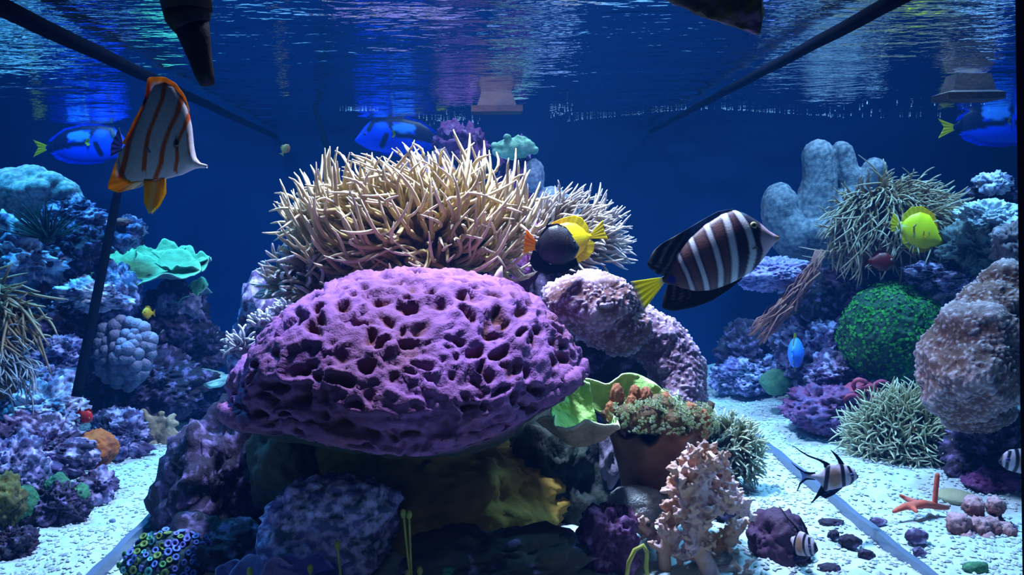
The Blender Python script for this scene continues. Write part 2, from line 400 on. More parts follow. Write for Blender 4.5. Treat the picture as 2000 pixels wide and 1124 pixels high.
# ================================================================== ROCKS
M_live = mat('live_rock', (0.03, 0.022, 0.05), (0.10, 0.06, 0.17), 9, c3=(0.52, 0.40, 0.70), s3=32, t3=0.53, rough=0.85, bump=0.9, bsc=70)
M_pale = mat('pale_rock', (0.18, 0.17, 0.30), (0.06, 0.045, 0.13), 14, c3=(0.68, 0.62, 0.78), s3=26, t3=0.49, rough=0.85, bump=0.9, bsc=60)
M_dark = mat('dark_rock', (0.016, 0.012, 0.022), (0.042, 0.026, 0.064), 9, c3=(0.22, 0.14, 0.34), s3=38, t3=0.58, rough=0.85, bump=0.9, bsc=70)
M_brown = mat('brown_rock', (0.36, 0.21, 0.035), (0.16, 0.10, 0.03), 6, c3=(0.46, 0.29, 0.05), s3=14, t3=0.6, rough=0.85, bump=0.8, bsc=60)
M_purple = mat('purple_rock', (0.10, 0.02, 0.10), (0.20, 0.05, 0.20), 12, c3=(0.42, 0.22, 0.46), s3=30, t3=0.60, rough=0.8, bump=0.9, bsc=80)
M_blue = mat('blue_rock', (0.04, 0.06, 0.12), (0.13, 0.10, 0.28), 10, c3=(0.56, 0.48, 0.86), s3=38, t3=0.53, rough=0.85, bump=0.9, bsc=80)
M_green = mat('green_mound', (0.03, 0.12, 0.07), (0.05, 0.18, 0.08), 18, c3=(0.12, 0.30, 0.12), s3=60, t3=0.6, rough=0.8, bump=0.8, bsc=120)
M_olive = mat('olive_rock', (0.12, 0.11, 0.03), (0.05, 0.05, 0.03), 14, c3=(0.26, 0.22, 0.05), s3=36, t3=0.6, rough=0.85, bump=0.8, bsc=90)
def rock(px, py, Y, rx, ry, m, label, name='rock', cat='rock', group=None, seed=1, **kw):
    lv = kw.pop('level', 6 if rx > 150 else (5 if rx > 28 else 4))
    co, f = rock_shape(px, py, Y, rx, ry, seed=seed, level=lv, **kw)
    return solo(name, co, f, m, label, cat, group)
# --- centre
rock(850, 985, 1.95, 235, 190, M_brown, 'golden brown rock pillar carrying the purple brain coral', seed=3, lumpy=0.22, dep=0.7, fine=0.08)
rock(570, 905, 1.95, 75, 110, mat('grey_brown_rock', (0.11, 0.085, 0.07), (0.07, 0.06, 0.05), 8, rough=0.85, bump=0.6, bsc=70), 'smooth grey-brown rock under the left edge of the brain coral', seed=5, lumpy=0.2, fine=0.05)
rock(440, 965, 2.05, 105, 165, M_dark, 'steep dark purple rock at the left flank of the central reef', seed=8, lumpy=0.3, fine=0.16, tilt=-18)
rock(462, 850, 2.2, 62, 60, M_live, 'lavender crusted rock on top of the left flank of the central reef', seed=11, lumpy=0.3, fine=0.14)
rock(645, 1035, 1.68, 135, 110, mat('lilac_rock', (0.06, 0.09, 0.16), (0.20, 0.14, 0.46), 16, c3=(0.70, 0.56, 1.0), s3=52, t3=0.50, rough=0.85, bump=0.9, bsc=80), 'blue and lilac speckled rock in front of the brown pillar', seed=13, lumpy=0.22, fine=0.12, dep=0.7)
rock(400, 1090, 1.78, 100, 60, M_dark, 'low dark rock at the foot of the left flank beside the zoanthids', seed=15, fine=0.14)
rock(955, 1098, 1.62, 150, 66, mat('lilac_speck_rock', (0.03, 0.03, 0.03), (0.06, 0.05, 0.03), 9, c3=(0.28, 0.2, 0.5), s3=24, t3=0.63, rough=0.85, bump=0.8, bsc=70), 'dark rock with scattered lilac specks at the bottom of the pillar', seed=17, fine=0.12)
rock(1110, 960, 1.98, 105, 175, mat('black_rock', (0.012, 0.016, 0.014), (0.03, 0.035, 0.03), 10, c3=(0.04, 0.07, 0.05), s3=30, t3=0.6, rough=0.85, bump=0.9, bsc=70), 'near-black rock in shade below the green plate coral', seed=19, fine=0.12, dep=0.6)
rock(1190, 1060, 1.66, 55, 75, mat('maroon_rock', (0.05, 0.012, 0.05), (0.09, 0.02, 0.09), 12, c3=(0.26, 0.13, 0.30), s3=38, t3=0.6, rough=0.8, bump=0.9, bsc=80), 'maroon and purple rock left of the pink branching coral', seed=23, fine=0.16)
rock(1190, 900, 1.95, 28, 60, mat('mauve_rock', (0.25, 0.2, 0.28), (0.15, 0.12, 0.2), 14, rough=0.8, bump=0.6, bsc=90), 'narrow mauve rock left of the brown cup coral', seed=25, fine=0.1)
rock(1290, 1010, 1.95, 150, 110, M_dark, 'dark rock behind the pink branching coral', seed=27, fine=0.12, dep=0.5)
rock(905, 300, 3.35, 50, 52, M_purple, 'dark plum rock knob at the top of the central reef beside the blue tang', seed=29, lumpy=0.4, fine=0.2)
rock(1008, 385, 3.38, 36, 90, M_purple, 'dark plum rock column below the mint green coral', seed=31, lumpy=0.35, fine=0.2)
rock(860, 560, 2.55, 190, 190, M_dark, 'dark rock core behind the large tan anemone', seed=33, dep=0.7)
rock(1040, 560, 2.35, 70, 110, M_purple, 'purple rock between the anemone and the black tang', seed=35, fine=0.18, dep=0.6)
rock(1140, 690, 2.30, 130, 150, M_dark, 'dark rock under the knobby lavender coral', seed=37, dep=0.6)
rock(1240, 830, 2.35, 110, 110, M_dark, 'dark rock behind the brown cup coral', seed=39, dep=0.6)
rock(545, 700, 2.45, 80, 130, M_live, 'live rock behind the left side of the brain coral', seed=41, dep=0.7)
rock(1523, 1060, 1.71, 66, 68, mat('plum_rock', (0.05, 0.02, 0.05), (0.09, 0.03, 0.09), 10, c3=(0.09, 0.11, 0.03), s3=11, t3=0.58, rough=0.7, bump=0.7, bsc=70), 'round plum-coloured rock on the sand behind a small striped cardinalfish', seed=43, lumpy=0.2, fine=0.09)
# --- left reef: the left pane's reflection, modelled as solid things
L = [
 (40, 505, 2.75, 75, 62, M_pale, 'bright lilac rock at the left edge below the pale leather coral', 51),
 (130, 490, 2.85, 62, 58, M_dark, 'dark purple rock below the spiny dark feather clump', 52),
 (150, 425, 2.95, 48, 34, M_live, 'purple rock right of the pale leather coral', 53),
 (240, 455, 3.05, 42, 34, M_live, 'bluish rock above the left green plate coral', 54),
 (170, 580, 2.75, 62, 36, M_pale, 'bluish white rock in the middle of the left reef', 55),
 (110, 625, 2.75, 70, 60, M_dark, 'dark hollow rock right of the anemone at the left edge', 56),
 (225, 570, 2.95, 42, 60, M_blue, 'blue grey rock beneath the left green plate coral', 57),
 (330, 620, 3.15, 62, 60, M_dark, 'dark blue rock behind the small yellow fish', 58),
 (110, 690, 2.65, 55, 40, M_blue, 'lilac speckled rock left of the bubbly grey coral', 59),
 (60, 760, 2.55, 62, 60, M_blue, 'violet rock below the anemone at the left edge', 60),
 (95, 808, 2.45, 66, 44, M_pale, 'pinkish lilac rock above the dark left slope', 61),
 (75, 880, 2.25, 90, 62, M_live, 'purple rock beside the orange sponge', 62),
 (15, 930, 2.1, 55, 75, M_blue, 'blue violet rock at the left edge above the olive rock', 63),
 (235, 855, 2.65, 60, 42, M_live, 'lilac rock behind the orange sponge', 64),
 (290, 750, 2.95, 95, 60, M_dark, 'dark blue rock below the bubbly grey coral', 65),
 (380, 775, 3.15, 68, 36, M_dark, 'dark rock supporting the flat pale green coral', 66),
 (195, 950, 2.25, 36, 30, M_live, 'small lilac rock on the sand below the orange sponge', 67),
 (390, 680, 3.3, 50, 40, M_dark, 'dim bluish rock at the far end of the left reef', 68),
 (110, 985, 2.1, 55, 52, M_dark, 'dark blue rock at the foot of the green mounds', 69),
 (30, 1075, 1.9, 48, 46, M_dark, 'dark rock at the bottom left corner on the sand', 70),
 (10, 985, 1.95, 34, 46, M_olive, 'olive and brown crusted rock at the left edge', 71),
]
for (x, y, Y, rx, ry, m, lab, sd) in L:
    rock(x, y, Y, rx, ry, m, lab, seed=sd, lumpy=0.38, fine=0.19, dep=1.0, level=6 if rx > 45 else 5)
# big backing masses behind the reflected side reefs
rock(60, 740, 3.45, 200, 300, M_dark, 'large dark rock mass behind the left reef', seed=75, dep=0.6, lumpy=0.2)
rock(1800, 690, 3.25, 250, 210, M_dark, 'large dark rock mass behind the right reef', seed=76, dep=0.6, lumpy=0.22)
# --- right reef: mirror image in the right pane, built as solid pieces
Rr = [
 (1940, 358, 2.9, 34, 26, M_pale, 'small grey white rock, topmost on the right reef', 81),
 (1945, 385, 2.95, 42, 26, M_dark, 'small dark rock just under the topmost pale rock on the right reef', 82),
 (1925, 428, 2.75, 58, 34, mat('rubble', (0.55, 0.58, 0.70), (0.35, 0.36, 0.5), 14, c3=(0.78, 0.82, 0.9), s3=30, t3=0.55, rough=0.85, bump=0.9, bsc=60), 'bright bluish white rubble rock right of the upper right anemone', 83),
 (1905, 490, 2.7, 58, 50, mat('greygreen_rock', (0.10, 0.13, 0.14), (0.18, 0.2, 0.2), 12, c3=(0.05, 0.08, 0.1), s3=25, t3=0.56, rough=0.85, bump=0.9, bsc=60), 'grey green rock below the bluish white rubble', 84),
 (1975, 475, 2.5, 34, 38, mat('brown_knob', (0.16, 0.10, 0.12), (0.28, 0.2, 0.26), 12, rough=0.85, bump=0.7, bsc=60), 'dark mauve brown rock knob at the right edge', 85),
 (1850, 540, 2.75, 70, 30, M_live, 'lilac rock ledge under the upper right anemone', 86),
 (1510, 535, 2.9, 60, 30, mat('violet_ledge', (0.20, 0.18, 0.42), (0.3, 0.26, 0.55), 12, c3=(0.45, 0.42, 0.75), s3=30, t3=0.6, rough=0.85, bump=0.9, bsc=70), 'violet rock ledge below the snout of the brown striped tang', 87),
 (1690, 560, 3.0, 75, 55, M_dark, 'dark rock under the upper right anemone', 88),
 (1610, 610, 3.05, 60, 45, M_live, 'speckled lilac rock left of the green polyp mound', 89),
 (1600, 690, 3.0, 80, 62, M_live, 'purple rock behind the small blue fish', 90),
 (1640, 735, 2.85, 60, 40, M_live, 'purple speckled rock below the green polyp mound', 91),
 (1470, 700, 3.4, 60, 60, M_dark, 'dim blue rock at the far end of the right reef', 92),
 (1460, 735, 3.3, 60, 30, M_blue, 'low lilac rock on the sand left of the small green mound', 93),
 (1625, 800, 2.72, 85, 52, mat('wine_rock', (0.16, 0.05, 0.14), (0.08, 0.05, 0.15), 14, c3=(0.30, 0.16, 0.34), s3=30, t3=0.6, rough=0.85, bump=0.9, bsc=70), 'wine purple rock on the sand carrying the red ring coral', 94),
 (1935, 890, 2.25, 95, 90, M_dark, 'very dark rock under the large tan knobby coral', 95),
 (1960, 1080, 1.85, 50, 60, M_dark, 'dark rock at the bottom right corner', 96),
 (1935, 945, 2.1, 42, 24, M_purple, 'pink topped rock below the cardinalfish at the right edge', 97),
]
for (x, y, Y, rx, ry, m, lab, sd) in Rr:
    rock(x, y, Y, rx, ry, m, lab, seed=sd, lumpy=0.38, fine=0.19, dep=1.0, level=6 if rx > 45 else 5)
rock(1592, 584, 3.0, 58, 44, M_dark, 'dark rock under the violet ledge behind the rust brown sea fan', seed=98, lumpy=0.3, fine=0.16, dep=0.8)
# rounded mounds and sponges
rock(183, 880, 2.33, 46, 37, mat('orange_sponge', (0.42, 0.11, 0.02), (0.22, 0.06, 0.03), 16, rough=0.8, bump=0.7, bsc=60), 'round orange-brown sponge on the left reef', 'sponge', 'sponge', seed=101, lumpy=0.1, fine=0.07)
for (x, y, Y, rx, ry, lab, sd) in [
  (112, 955, 2.1, 22, 30, 'dark green polyp mound left of the lilac rock, upper of three', 111),
  (50, 985, 2.05, 26, 36, 'dark green polyp mound beside the olive rock', 112),
  (152, 968, 2.12, 22, 24, 'dark green polyp mound nearest the sand on the left reef', 113)]:
    rock(x, y, Y, rx, ry, M_green, lab, 'polyp_mound', 'coral', 'green mounds on the left reef', seed=sd, lumpy=0.12, fine=0.06, level=5)
rock(1515, 745, 3.0, 32, 26, mat('pale_green_mound', (0.10, 0.26, 0.14), (0.07, 0.18, 0.12), 20, rough=0.85, bump=0.7, bsc=110), 'small pale green mound coral on the sand at the right', 'mound_coral', 'coral', seed=115, lumpy=0.1, fine=0.05, level=5)
rock(1243, 990, 1.72, 58, 40, mat('grey_mound', (0.36, 0.36, 0.34), (0.24, 0.26, 0.28), 26, rough=0.9, bump=0.9, bsc=260, vor=True), 'rounded grey beige mound coral left of the pink branching coral', 'mound_coral', 'coral', seed=117, lumpy=0.12, fine=0.04)
rock(240, 434, 3.0, 14, 8, mat('red_sponge', (0.40, 0.08, 0.06), (0.3, 0.06, 0.06), 20, rough=0.8), 'small reddish sponge on top of the bluish rock beside the thin leaning stick', 'sponge', 'sponge', seed=151, lumpy=0.15, fine=0.05, level=4)
# pebbles on the sand
PB = [(1622, 1022, 25, 9, 'flat'), (1628, 1045, 12, 10, 'round'), (1660, 1058, 22, 14, 'humped'), (1692, 1085, 16, 12, 'angular'), (1620, 1112, 24, 10, 'low'), (1690, 1118, 9, 7, 'tiny olive')]
for k, (x, y, rx, ry, w) in enumerate(PB):
    g = G(x, y + ry * 0.7); rock(x, y, g.y, rx, ry, M_dark if k != 5 else M_olive, f'{w} dark pebble right of the plum rock, ' + ('farthest back', 'second from the back', 'largest and nearest the glass strip', 'jagged beside the glass strip', 'cut by the bottom edge', 'at the bottom edge')[k], 'pebble', 'pebble', 'dark pebbles beside the plum rock', seed=121 + k, lumpy=0.2, fine=0.1)
PB2 = [(1790, 1048, 22, 17, 'low mauve stone on the sand right of the glass strip'), (1715, 1020, 18, 8, 'flat lilac stone close to the glass strip'), (1795, 1080, 14, 10, 'small violet stone in front of the low mauve stone'), (1905, 1110, 26, 12, 'green grey stone at the bottom right')]
for k, (x, y, rx, ry, lab) in enumerate(PB2):
    g = G(x, y + ry * 0.7); rock(x, y, g.y, rx, ry, M_live if k < 3 else M_green, lab, 'stone', 'stone', seed=131 + k, lumpy=0.15, fine=0.08)
for k, (x, y, r, lab) in enumerate([(375, 905, 13, 'blue grey stone alone on the bright left sand'), (220, 1018, 6, 'small grey pebble on the left sand'), (400, 858, 7, 'small blue pebble on the far left sand')]):
    g = G(x, y + r * 0.6); rock(x, y, g.y, r, r * 0.75, mat('slate', (0.12, 0.16, 0.30), (0.2, 0.24, 0.36), 30, rough=0.8), lab, 'pebble', 'pebble', seed=141 + k, lumpy=0.15, fine=0.05, level=4)
# ================================================================== CORALS
def lin(a, b, n): return np.linspace(a, b, n)
def srgb(r, g, b):
    f = lambda c: (c / 255 / 12.92) if c <= 10 else ((c / 255 + 0.055) / 1.055) ** 2.4
    return (f(r), f(g), f(b))
# --- brain coral: a dome whose skin is folded into rounded ridges and pits
def brain_coral():
    Y = 1.72; k = S(Y); d, f = ico(7)
    keep_c = np.array(P(788, 745, Y + 0.02))
    rad = np.array([312 * k, 0.35, 200 * k])
    z = d[:, 2]
    # flatten the underside and let the rim overhang
    prof = np.where(z > 0, z, z * 0.48)
    co = np.stack([d[:, 0] * (1 + 0.05 * (z < 0)), d[:, 1], prof], 1) * rad
    co[:, 0] += 0.012 * fbm(co * 6, 2, 5); co *= (1 + 0.05 * fbm(d * 1.6, 2, 7))[:, None]
    # droop to the left, as the colony does
    co[:, 2] += -0.03 * sstep(-co[:, 0], 0.1, 0.35) + 0.02 * sstep(co[:, 0], 0.0, 0.3) - 0.05 * sstep(-co[:, 1], 0.1, 0.36) * sstep(co[:, 0], -0.25, 0.2)
    n = normals_of(co, f)
    from mathutils import kdtree
    NP = 620; ph = np.arange(NP) * 2.39996323; zz = 1 - 2 * (np.arange(NP) + 0.5) / NP; rr_ = np.sqrt(1 - zz * zz); sp = math.sqrt(4 * PI / NP); jr = np.random.default_rng(2)
    sites = np.stack([rr_ * np.cos(ph), rr_ * np.sin(ph), zz], 1) + jr.normal(0, 0.22 * sp, (NP, 3)); kd = kdtree.KDTree(NP); cids = jr.random(NP)
    for i_, s_ in enumerate(sites): kd.insert(s_, i_)
    kd.balance(); qd = d + 0.45 * sp * np.stack([fbm(d * 7, 2, 31), fbm(d * 7, 2, 32), fbm(d * 7, 2, 33)], 1)
    f1 = np.empty(len(d)); f2 = np.empty(len(d)); cid = np.empty(len(d))
    for i_, v_ in enumerate(qd):
        r_ = kd.find_n(v_, 2); f1[i_] = r_[0][2]; f2[i_] = r_[1][2]; cid[i_] = cids[r_[0][1]]
    f1 /= sp; f2 /= sp
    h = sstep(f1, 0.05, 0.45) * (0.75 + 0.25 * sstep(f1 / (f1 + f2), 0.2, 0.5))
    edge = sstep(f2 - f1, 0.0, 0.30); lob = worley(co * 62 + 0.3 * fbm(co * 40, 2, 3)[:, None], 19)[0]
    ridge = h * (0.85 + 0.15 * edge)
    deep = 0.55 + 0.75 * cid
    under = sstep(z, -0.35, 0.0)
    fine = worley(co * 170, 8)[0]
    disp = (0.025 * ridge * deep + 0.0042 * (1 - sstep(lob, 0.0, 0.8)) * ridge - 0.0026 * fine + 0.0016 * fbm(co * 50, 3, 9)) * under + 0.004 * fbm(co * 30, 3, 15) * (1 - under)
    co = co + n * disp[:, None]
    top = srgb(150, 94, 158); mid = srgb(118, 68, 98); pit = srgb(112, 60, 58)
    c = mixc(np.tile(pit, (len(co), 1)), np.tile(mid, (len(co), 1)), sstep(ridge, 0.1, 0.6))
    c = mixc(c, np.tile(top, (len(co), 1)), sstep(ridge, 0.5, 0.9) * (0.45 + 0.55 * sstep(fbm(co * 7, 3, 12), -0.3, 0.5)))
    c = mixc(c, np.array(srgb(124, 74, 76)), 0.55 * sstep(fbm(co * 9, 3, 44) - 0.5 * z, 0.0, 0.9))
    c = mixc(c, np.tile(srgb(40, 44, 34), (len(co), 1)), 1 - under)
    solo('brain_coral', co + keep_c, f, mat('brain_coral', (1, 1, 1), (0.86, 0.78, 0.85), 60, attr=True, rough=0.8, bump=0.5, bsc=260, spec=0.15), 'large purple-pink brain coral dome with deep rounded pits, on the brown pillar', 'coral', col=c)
brain_coral()

# --- tentacles
def tentacle_mesh(name, m, seed, bend, cbase, cmid, ctip, r0=0.042, r1=0.020, segs=14, sides=6, wave=0.08):
    rg = random.Random(seed); pts = []; rad = []; col = []
    a, b = rg.uniform(0, 6.3), rg.uniform(3, 6)
    for k in range(segs):
        t = k / (segs - 1)
        x = bend * t * t + wave * math.sin(a + b * t) * t; y = wave * math.cos(a * 1.7 + b * t) * t
        pts.append((x, y, t - 0.18 * abs(bend) * t * t)); r = r0 + (r1 - r0) * t ** 1.3
        if k == segs - 1: r = r1 * 0.35
        if k == segs - 2: r = r1 * 0.95
        rad.append(r)
        c = np.array(cbase) * (1 - min(1, t * 2)) + np.array(cmid) * min(1, t * 2) if t < 0.5 else np.array(cmid) * (2 - 2 * t) + np.array(ctip) * (2 * t - 1)
        col += [c] * sides
    co, fl = tube(pts, rad, sides); col += [np.array(cbase), np.array(ctip)]
    return mesh_np(name, co, fl, m, np.array(col)), (co, fl, np.array(col))
M_tent = mat('tentacle', (1, 1, 1), attr=True, rough=0.45, spec=0.35, transl=0.25)
def orient(d, spin, rg):
    d = Vector(d).normalized(); return d.to_track_quat('Z', 'X') @ Quaternion((0, 0, 1), spin)
def orient2(d, tip):
    z = Vector(d).normalized(); x = (tip - z * tip.dot(z)); x = x.normalized() if x.length > 1e-3 else z.orthogonal().normalized(); y = z.cross(x)
    return Matrix((x, y, z)).transposed().to_quaternion()
def anemone(name, label, cx, cy, Y, rx, ry, dep, n, length, dirfn, colors, seed, cat='anemone', group=None, individual=True, extra=0, r0=0.045, r1=0.022, bend=0.45, disc=None, front=-0.25, lowz=-0.35, mb=None, wave=0.09):
    """A disc of flesh (ellipsoid cx,cy,rx,ry in pixels at distance Y) with tentacles on the side that is seen."""
    rg = random.Random(seed); k = S(Y); c0 = P(cx, cy, Y); R3 = Vector((rx * k, (rx + ry) * 0.5 * dep * k, ry * k))
    root = empty(name, c0 - Vector((0, 0, R3.z)), label, cat, group)
    d, f = ico(4); co = d * (1 + 0.08 * fbm(d * 3, 2, seed))[:, None] * np.array(R3) * 0.97 + np.array(c0)
    part('disc', co, f, mb or mat(name + '_disc', disc or colors[0], rough=0.7, bump=0.4, bsc=90), root)
    protos = [tentacle_mesh('tentacle', M_tent, seed * 31 + j, bend * (0.25 + 1.0 * j / 9.0) * (-0.6 if j == 4 else 1), *colors, r0=r0, r1=r1, wave=wave) for j in range(10)]
    A = Acc(); cnt = 0; tries = 0
    while cnt < n + extra and tries < 60000:
        tries += 1
        v = Vector((rg.gauss(0, 1), rg.gauss(0, 1), rg.gauss(0, 1)))
        if v.length < 1e-3: continue
        v.normalize()
        if v.y > -front or v.z < lowz: continue
        p = c0 + Vector((v.x * R3.x, v.y * R3.y, v.z * R3.z)) * 0.95
        nrm = Vector((v.x / R3.x, v.y / R3.y, v.z / R3.z)).normalized()
        dr, ls, *tp = dirfn(v, nrm, rg); tip = tp[0] if tp else None; tn = 0.35
        L = length * k * ls * rg.uniform(0.75, 1.2); q = orient(dr, rg.uniform(0, 6.28), rg); w = L * rg.uniform(0.85, 1.15)
        w = min(w, length * k * 1.1); j = rg.randrange(10)
        if tip is not None: q = orient2(dr, tip + Vector((rg.gauss(0, tn), rg.gauss(0, tn), rg.gauss(0, tn))))
        if individual and cnt < n:
            o = link('tentacle', protos[j][0], root); o.location = p - root.location; o.rotation_mode = 'QUATERNION'; o.rotation_quaternion = q; o.scale = (w, w, L)
        else:
            M = np.array(q.to_matrix()); cc, ff, kc = protos[j][1]; A.add((cc * np.array([w, w, L])) @ M.T + np.array(p), ff, kc)
        cnt += 1
    if A.n:
        co, fl, kc = A.get(); part('tentacle_fringe', co, fl, M_tent, root, kc, kind='stuff')
    return root
TAN = (srgb(96, 70, 30), srgb(198, 170, 104), srgb(222, 198, 170))
def dir_main(v, n, rg):
    d = n * 0.5 + Vector((v.x * 0.85 - 0.14, -0.25, 0.34 + 0.2 * v.z)) + Vector((rg.gauss(0, .13), rg.gauss(0, .13), rg.gauss(0, .12)))
    if v.x < -0.3: d += Vector((-0.25, 0, -0.08))
    return d, (1.0 if v.z > -0.1 else 0.9) * (0.85 if abs(v.x) < 0.5 and v.z > 0.5 else 1), Vector((-0.45 if v.x < 0.3 else 0.1, -0.1, 0.45 if v.x < 0.5 else 0.8))
anemone('anemone', 'large tan anemone with long pointed tentacles behind the purple brain coral', 806, 478, 2.15, 150, 84, 0.8, 300, 126, dir_main, TAN, 3, extra=190, front=-0.42, lowz=-0.6, r0=0.046, r1=0.018, bend=0.6, wave=0.20)
def dir_left(v, n, rg):
    return n * 0.7 + Vector((-0.35, -0.2, 0.35)) + Vector((rg.gauss(0, .2), rg.gauss(0, .2), rg.gauss(0, .2))), 1.0
anemone('anemone', 'smaller pale anemone low on the left, between large tan anemone and brain coral', 618, 560, 2.12, 72, 48, 0.8, 130, 58, dir_left, (srgb(110, 88, 60), srgb(178, 160, 130), srgb(216, 204, 214)), 5, r0=0.075, r1=0.045, bend=0.7)
def dir_right(v, n, rg):
    return n * 0.7 + Vector((0.5, -0.25, 0.0 + 0.25 * v.z)) + Vector((rg.gauss(0, .15), rg.gauss(0, .15), rg.gauss(0, .15))), 1.0, Vector((0.5, -0.2, 0.3 if rg.random() < .5 else -0.5))
anemone('anemone', 'beige anemone behind the yellow tang and the black tang, its tentacles trailing right', 1102, 480, 2.35, 76, 62, 0.8, 280, 68, dir_right, (srgb(100, 80, 66), srgb(168, 146, 122), srgb(214, 204, 210)), 7, r0=0.045, r1=0.024, bend=0.4, front=-0.5)
def dir_ul(v, n, rg):
    return n * 0.7 + Vector((0.45, -0.4, -0.05)) + Vector((rg.gauss(0, .15), rg.gauss(0, .15), rg.gauss(0, .15))), 1.0, Vector((0.4, -0.2, -0.9))
anemone('anemone', 'tan anemone cut by the left edge, upper of two, its tentacles drooping right', -12, 622, 2.35, 45, 45, 0.9, 120, 75, dir_ul, (srgb(90, 66, 40), srgb(150, 120, 84), srgb(196, 168, 140)), 9, r0=0.05, r1=0.024, bend=1.2, wave=0.15)
anemone('anemone', 'grey anemone cut by the left edge, lower of two, with fine tentacles', -8, 725, 2.3, 42, 60, 0.9, 200, 58, dir_ul, (srgb(90, 90, 90), srgb(150, 150, 150), srgb(184, 190, 206)), 11, r0=0.045, r1=0.022, bend=1.0, wave=0.15)
def dir_ru(v, n, rg):
    d = n * 0.5 + Vector((v.x * 0.45 + 0.28, -0.35, -0.12)) + Vector((rg.gauss(0, .15), rg.gauss(0, .15), rg.gauss(0, .15))); return d, 1.0, Vector((0.45 if v.x > -0.2 else -0.4, -0.3, -0.9))
anemone('anemone', 'tan anemone with long trailing tentacles behind the right yellow tang', 1750, 448, 2.95, 104, 78, 0.8, 300, 62, dir_ru, (srgb(96, 70, 46), srgb(166, 132, 92), srgb(200, 178, 156)), 13, r0=0.038, r1=0.02, bend=1.1, wave=0.15, front=-0.5, lowz=-0.5, extra=420)
def dir_rl(v, n, rg):
    d = n * 0.9 + Vector((-0.15, -0.2, 0.15)) + Vector((rg.gauss(0, .22), rg.gauss(0, .2), rg.gauss(0, .22))); return d, 1.0
anemone('anemone', 'pale olive anemone on the sand under the large tan knobby coral', 1782, 862, 2.42, 98, 64, 0.7, 300, 66, dir_rl, (srgb(80, 84, 64), srgb(150, 150, 112), srgb(206, 206, 176)), 15, r0=0.038, r1=0.02, bend=0.7, wave=0.15, front=-0.4, lowz=-0.75, extra=700)
anemone('anemone', 'pale green anemone on the sand right of the brown cup coral', 1418, 885, 2.15, 54, 56, 0.8, 300, 34, dir_rl, (srgb(84, 72, 50), srgb(160, 160, 120), srgb(206, 214, 190)), 17, r0=0.07, r1=0.04, bend=0.6, front=-0.4, lowz=-0.75, extra=150)
# white polyps at the left rim of the brain coral
def dir_w(v, n, rg): return n + Vector((-0.3, -0.2, 0.3)) + Vector((rg.gauss(0, .2), rg.gauss(0, .2), rg.gauss(0, .2))), 1.0
WHT = (srgb(120, 120, 140), srgb(190, 192, 205), srgb(228, 230, 240))
anemone('white_polyp', 'small white polyp cluster at the upper left rim of the brain coral', 556, 612, 1.95, 20, 13, 0.8, 30, 18, dir_w, WHT, 19, cat='polyp', r0=0.16, r1=0.11)
anemone('white_polyp', 'white curling polyp at the far left edge of the brain coral', 470, 680, 1.88, 13, 20, 0.8, 26, 26, dir_w, WHT, 21, cat='polyp', r0=0.11, r1=0.08, bend=1.0)
anemone('white_polyp', 'round pale polyp left of the brain coral, below the upper white cluster', 512, 632, 1.92, 16, 10, 0.8, 22, 18, dir_w, WHT, 23, cat='polyp', r0=0.2, r1=0.15)

# --- knobby corals with a skin of tiny crowded polyps
def polyp_skin(cell, amp, c_lo, c_hi, seed):
    def fn(co, no):
        q = co / cell * (1 + 0.0 * co) + 0.9 * np.stack([fbm(co / (cell * 3), 2, seed + 20), fbm(co / (cell * 3), 2, seed + 21), fbm(co / (cell * 3), 2, seed + 22)], 1); f1, f2, cid = worley(q, seed)
        bump = 1 - sstep(f1, 0.0, 0.62)
        sw = fbm(co / (cell * 5), 3, seed + 4)
        co2 = co + no * (amp * bump + amp * 1.6 * sw)[:, None]
        t = np.clip(bump * 1.25 + 0.5 * sw, 0, 1) * (0.65 + 0.35 * cid)
        return co2, mixc(np.tile(c_lo, (len(co), 1)), np.tile(c_hi, (len(co), 1)), t)
    return fn
def E(px, py, Y, rx, ry, dep=1.0): k = S(Y); return ('e', P(px, py, Y), (rx * k, (rx + ry) * 0.5 * dep * k, ry * k))
def C(*pts): return ('c', [(P(x, y, Y), r * S(Y)) for (x, y, Y, r) in pts])
M_skin = mat('polyp_skin', (1, 1, 1), (0.8, 0.8, 0.85), 40, attr=True, rough=0.75, bump=0.6, bsc=200, spec=0.2)
co, fl, col = lump([E(1160, 592, 2.05, 95, 60), E(1205, 640, 2.05, 72, 50), E(1115, 580, 2.1, 52, 38)], 0.0036,
    polyp_skin(0.0105, 0.0065, srgb(108, 68, 66), srgb(216, 190, 216), 5))
solo('knobby_coral', co, fl, M_skin, 'lavender tan knobby coral hump right of the brain coral, under the black tang', 'coral', 'knobby lavender corals', col=col)
co, fl, col = lump([C((1235, 632, 2.12, 42), (1290, 672, 2.12, 58), (1328, 728, 2.1, 56), (1325, 790, 2.08, 58))], 0.0036,
    polyp_skin(0.0095, 0.005, srgb(112, 78, 96), srgb(216, 188, 220), 6))
solo('knobby_coral', co, fl, M_skin, 'smooth mauve knobby coral arm curving down behind the brown cup coral', 'coral', 'knobby lavender corals', col=col)
co, fl, col = lump([E(1972, 556, 2.2, 62, 46), E(1938, 615, 2.18, 78, 62), E(1895, 690, 2.15, 104, 78), E(1950, 700, 2.15, 90, 92), E(1866, 742, 2.15, 74, 66), E(1905, 800, 2.2, 74, 48), E(1912, 650, 2.13, 88, 70), E(1935, 600, 2.15, 66, 56), E(1880, 765, 2.14, 84, 60), E(1900, 725, 2.10, 92, 84)], 0.0040,
    polyp_skin(0.0115, 0.0065, srgb(100, 66, 58), srgb(196, 168, 176), 7), smooth=45)
solo('knobby_coral', co, fl, M_skin, 'large tan knobby coral at the right edge with swirled polyp skin', 'coral', col=col)

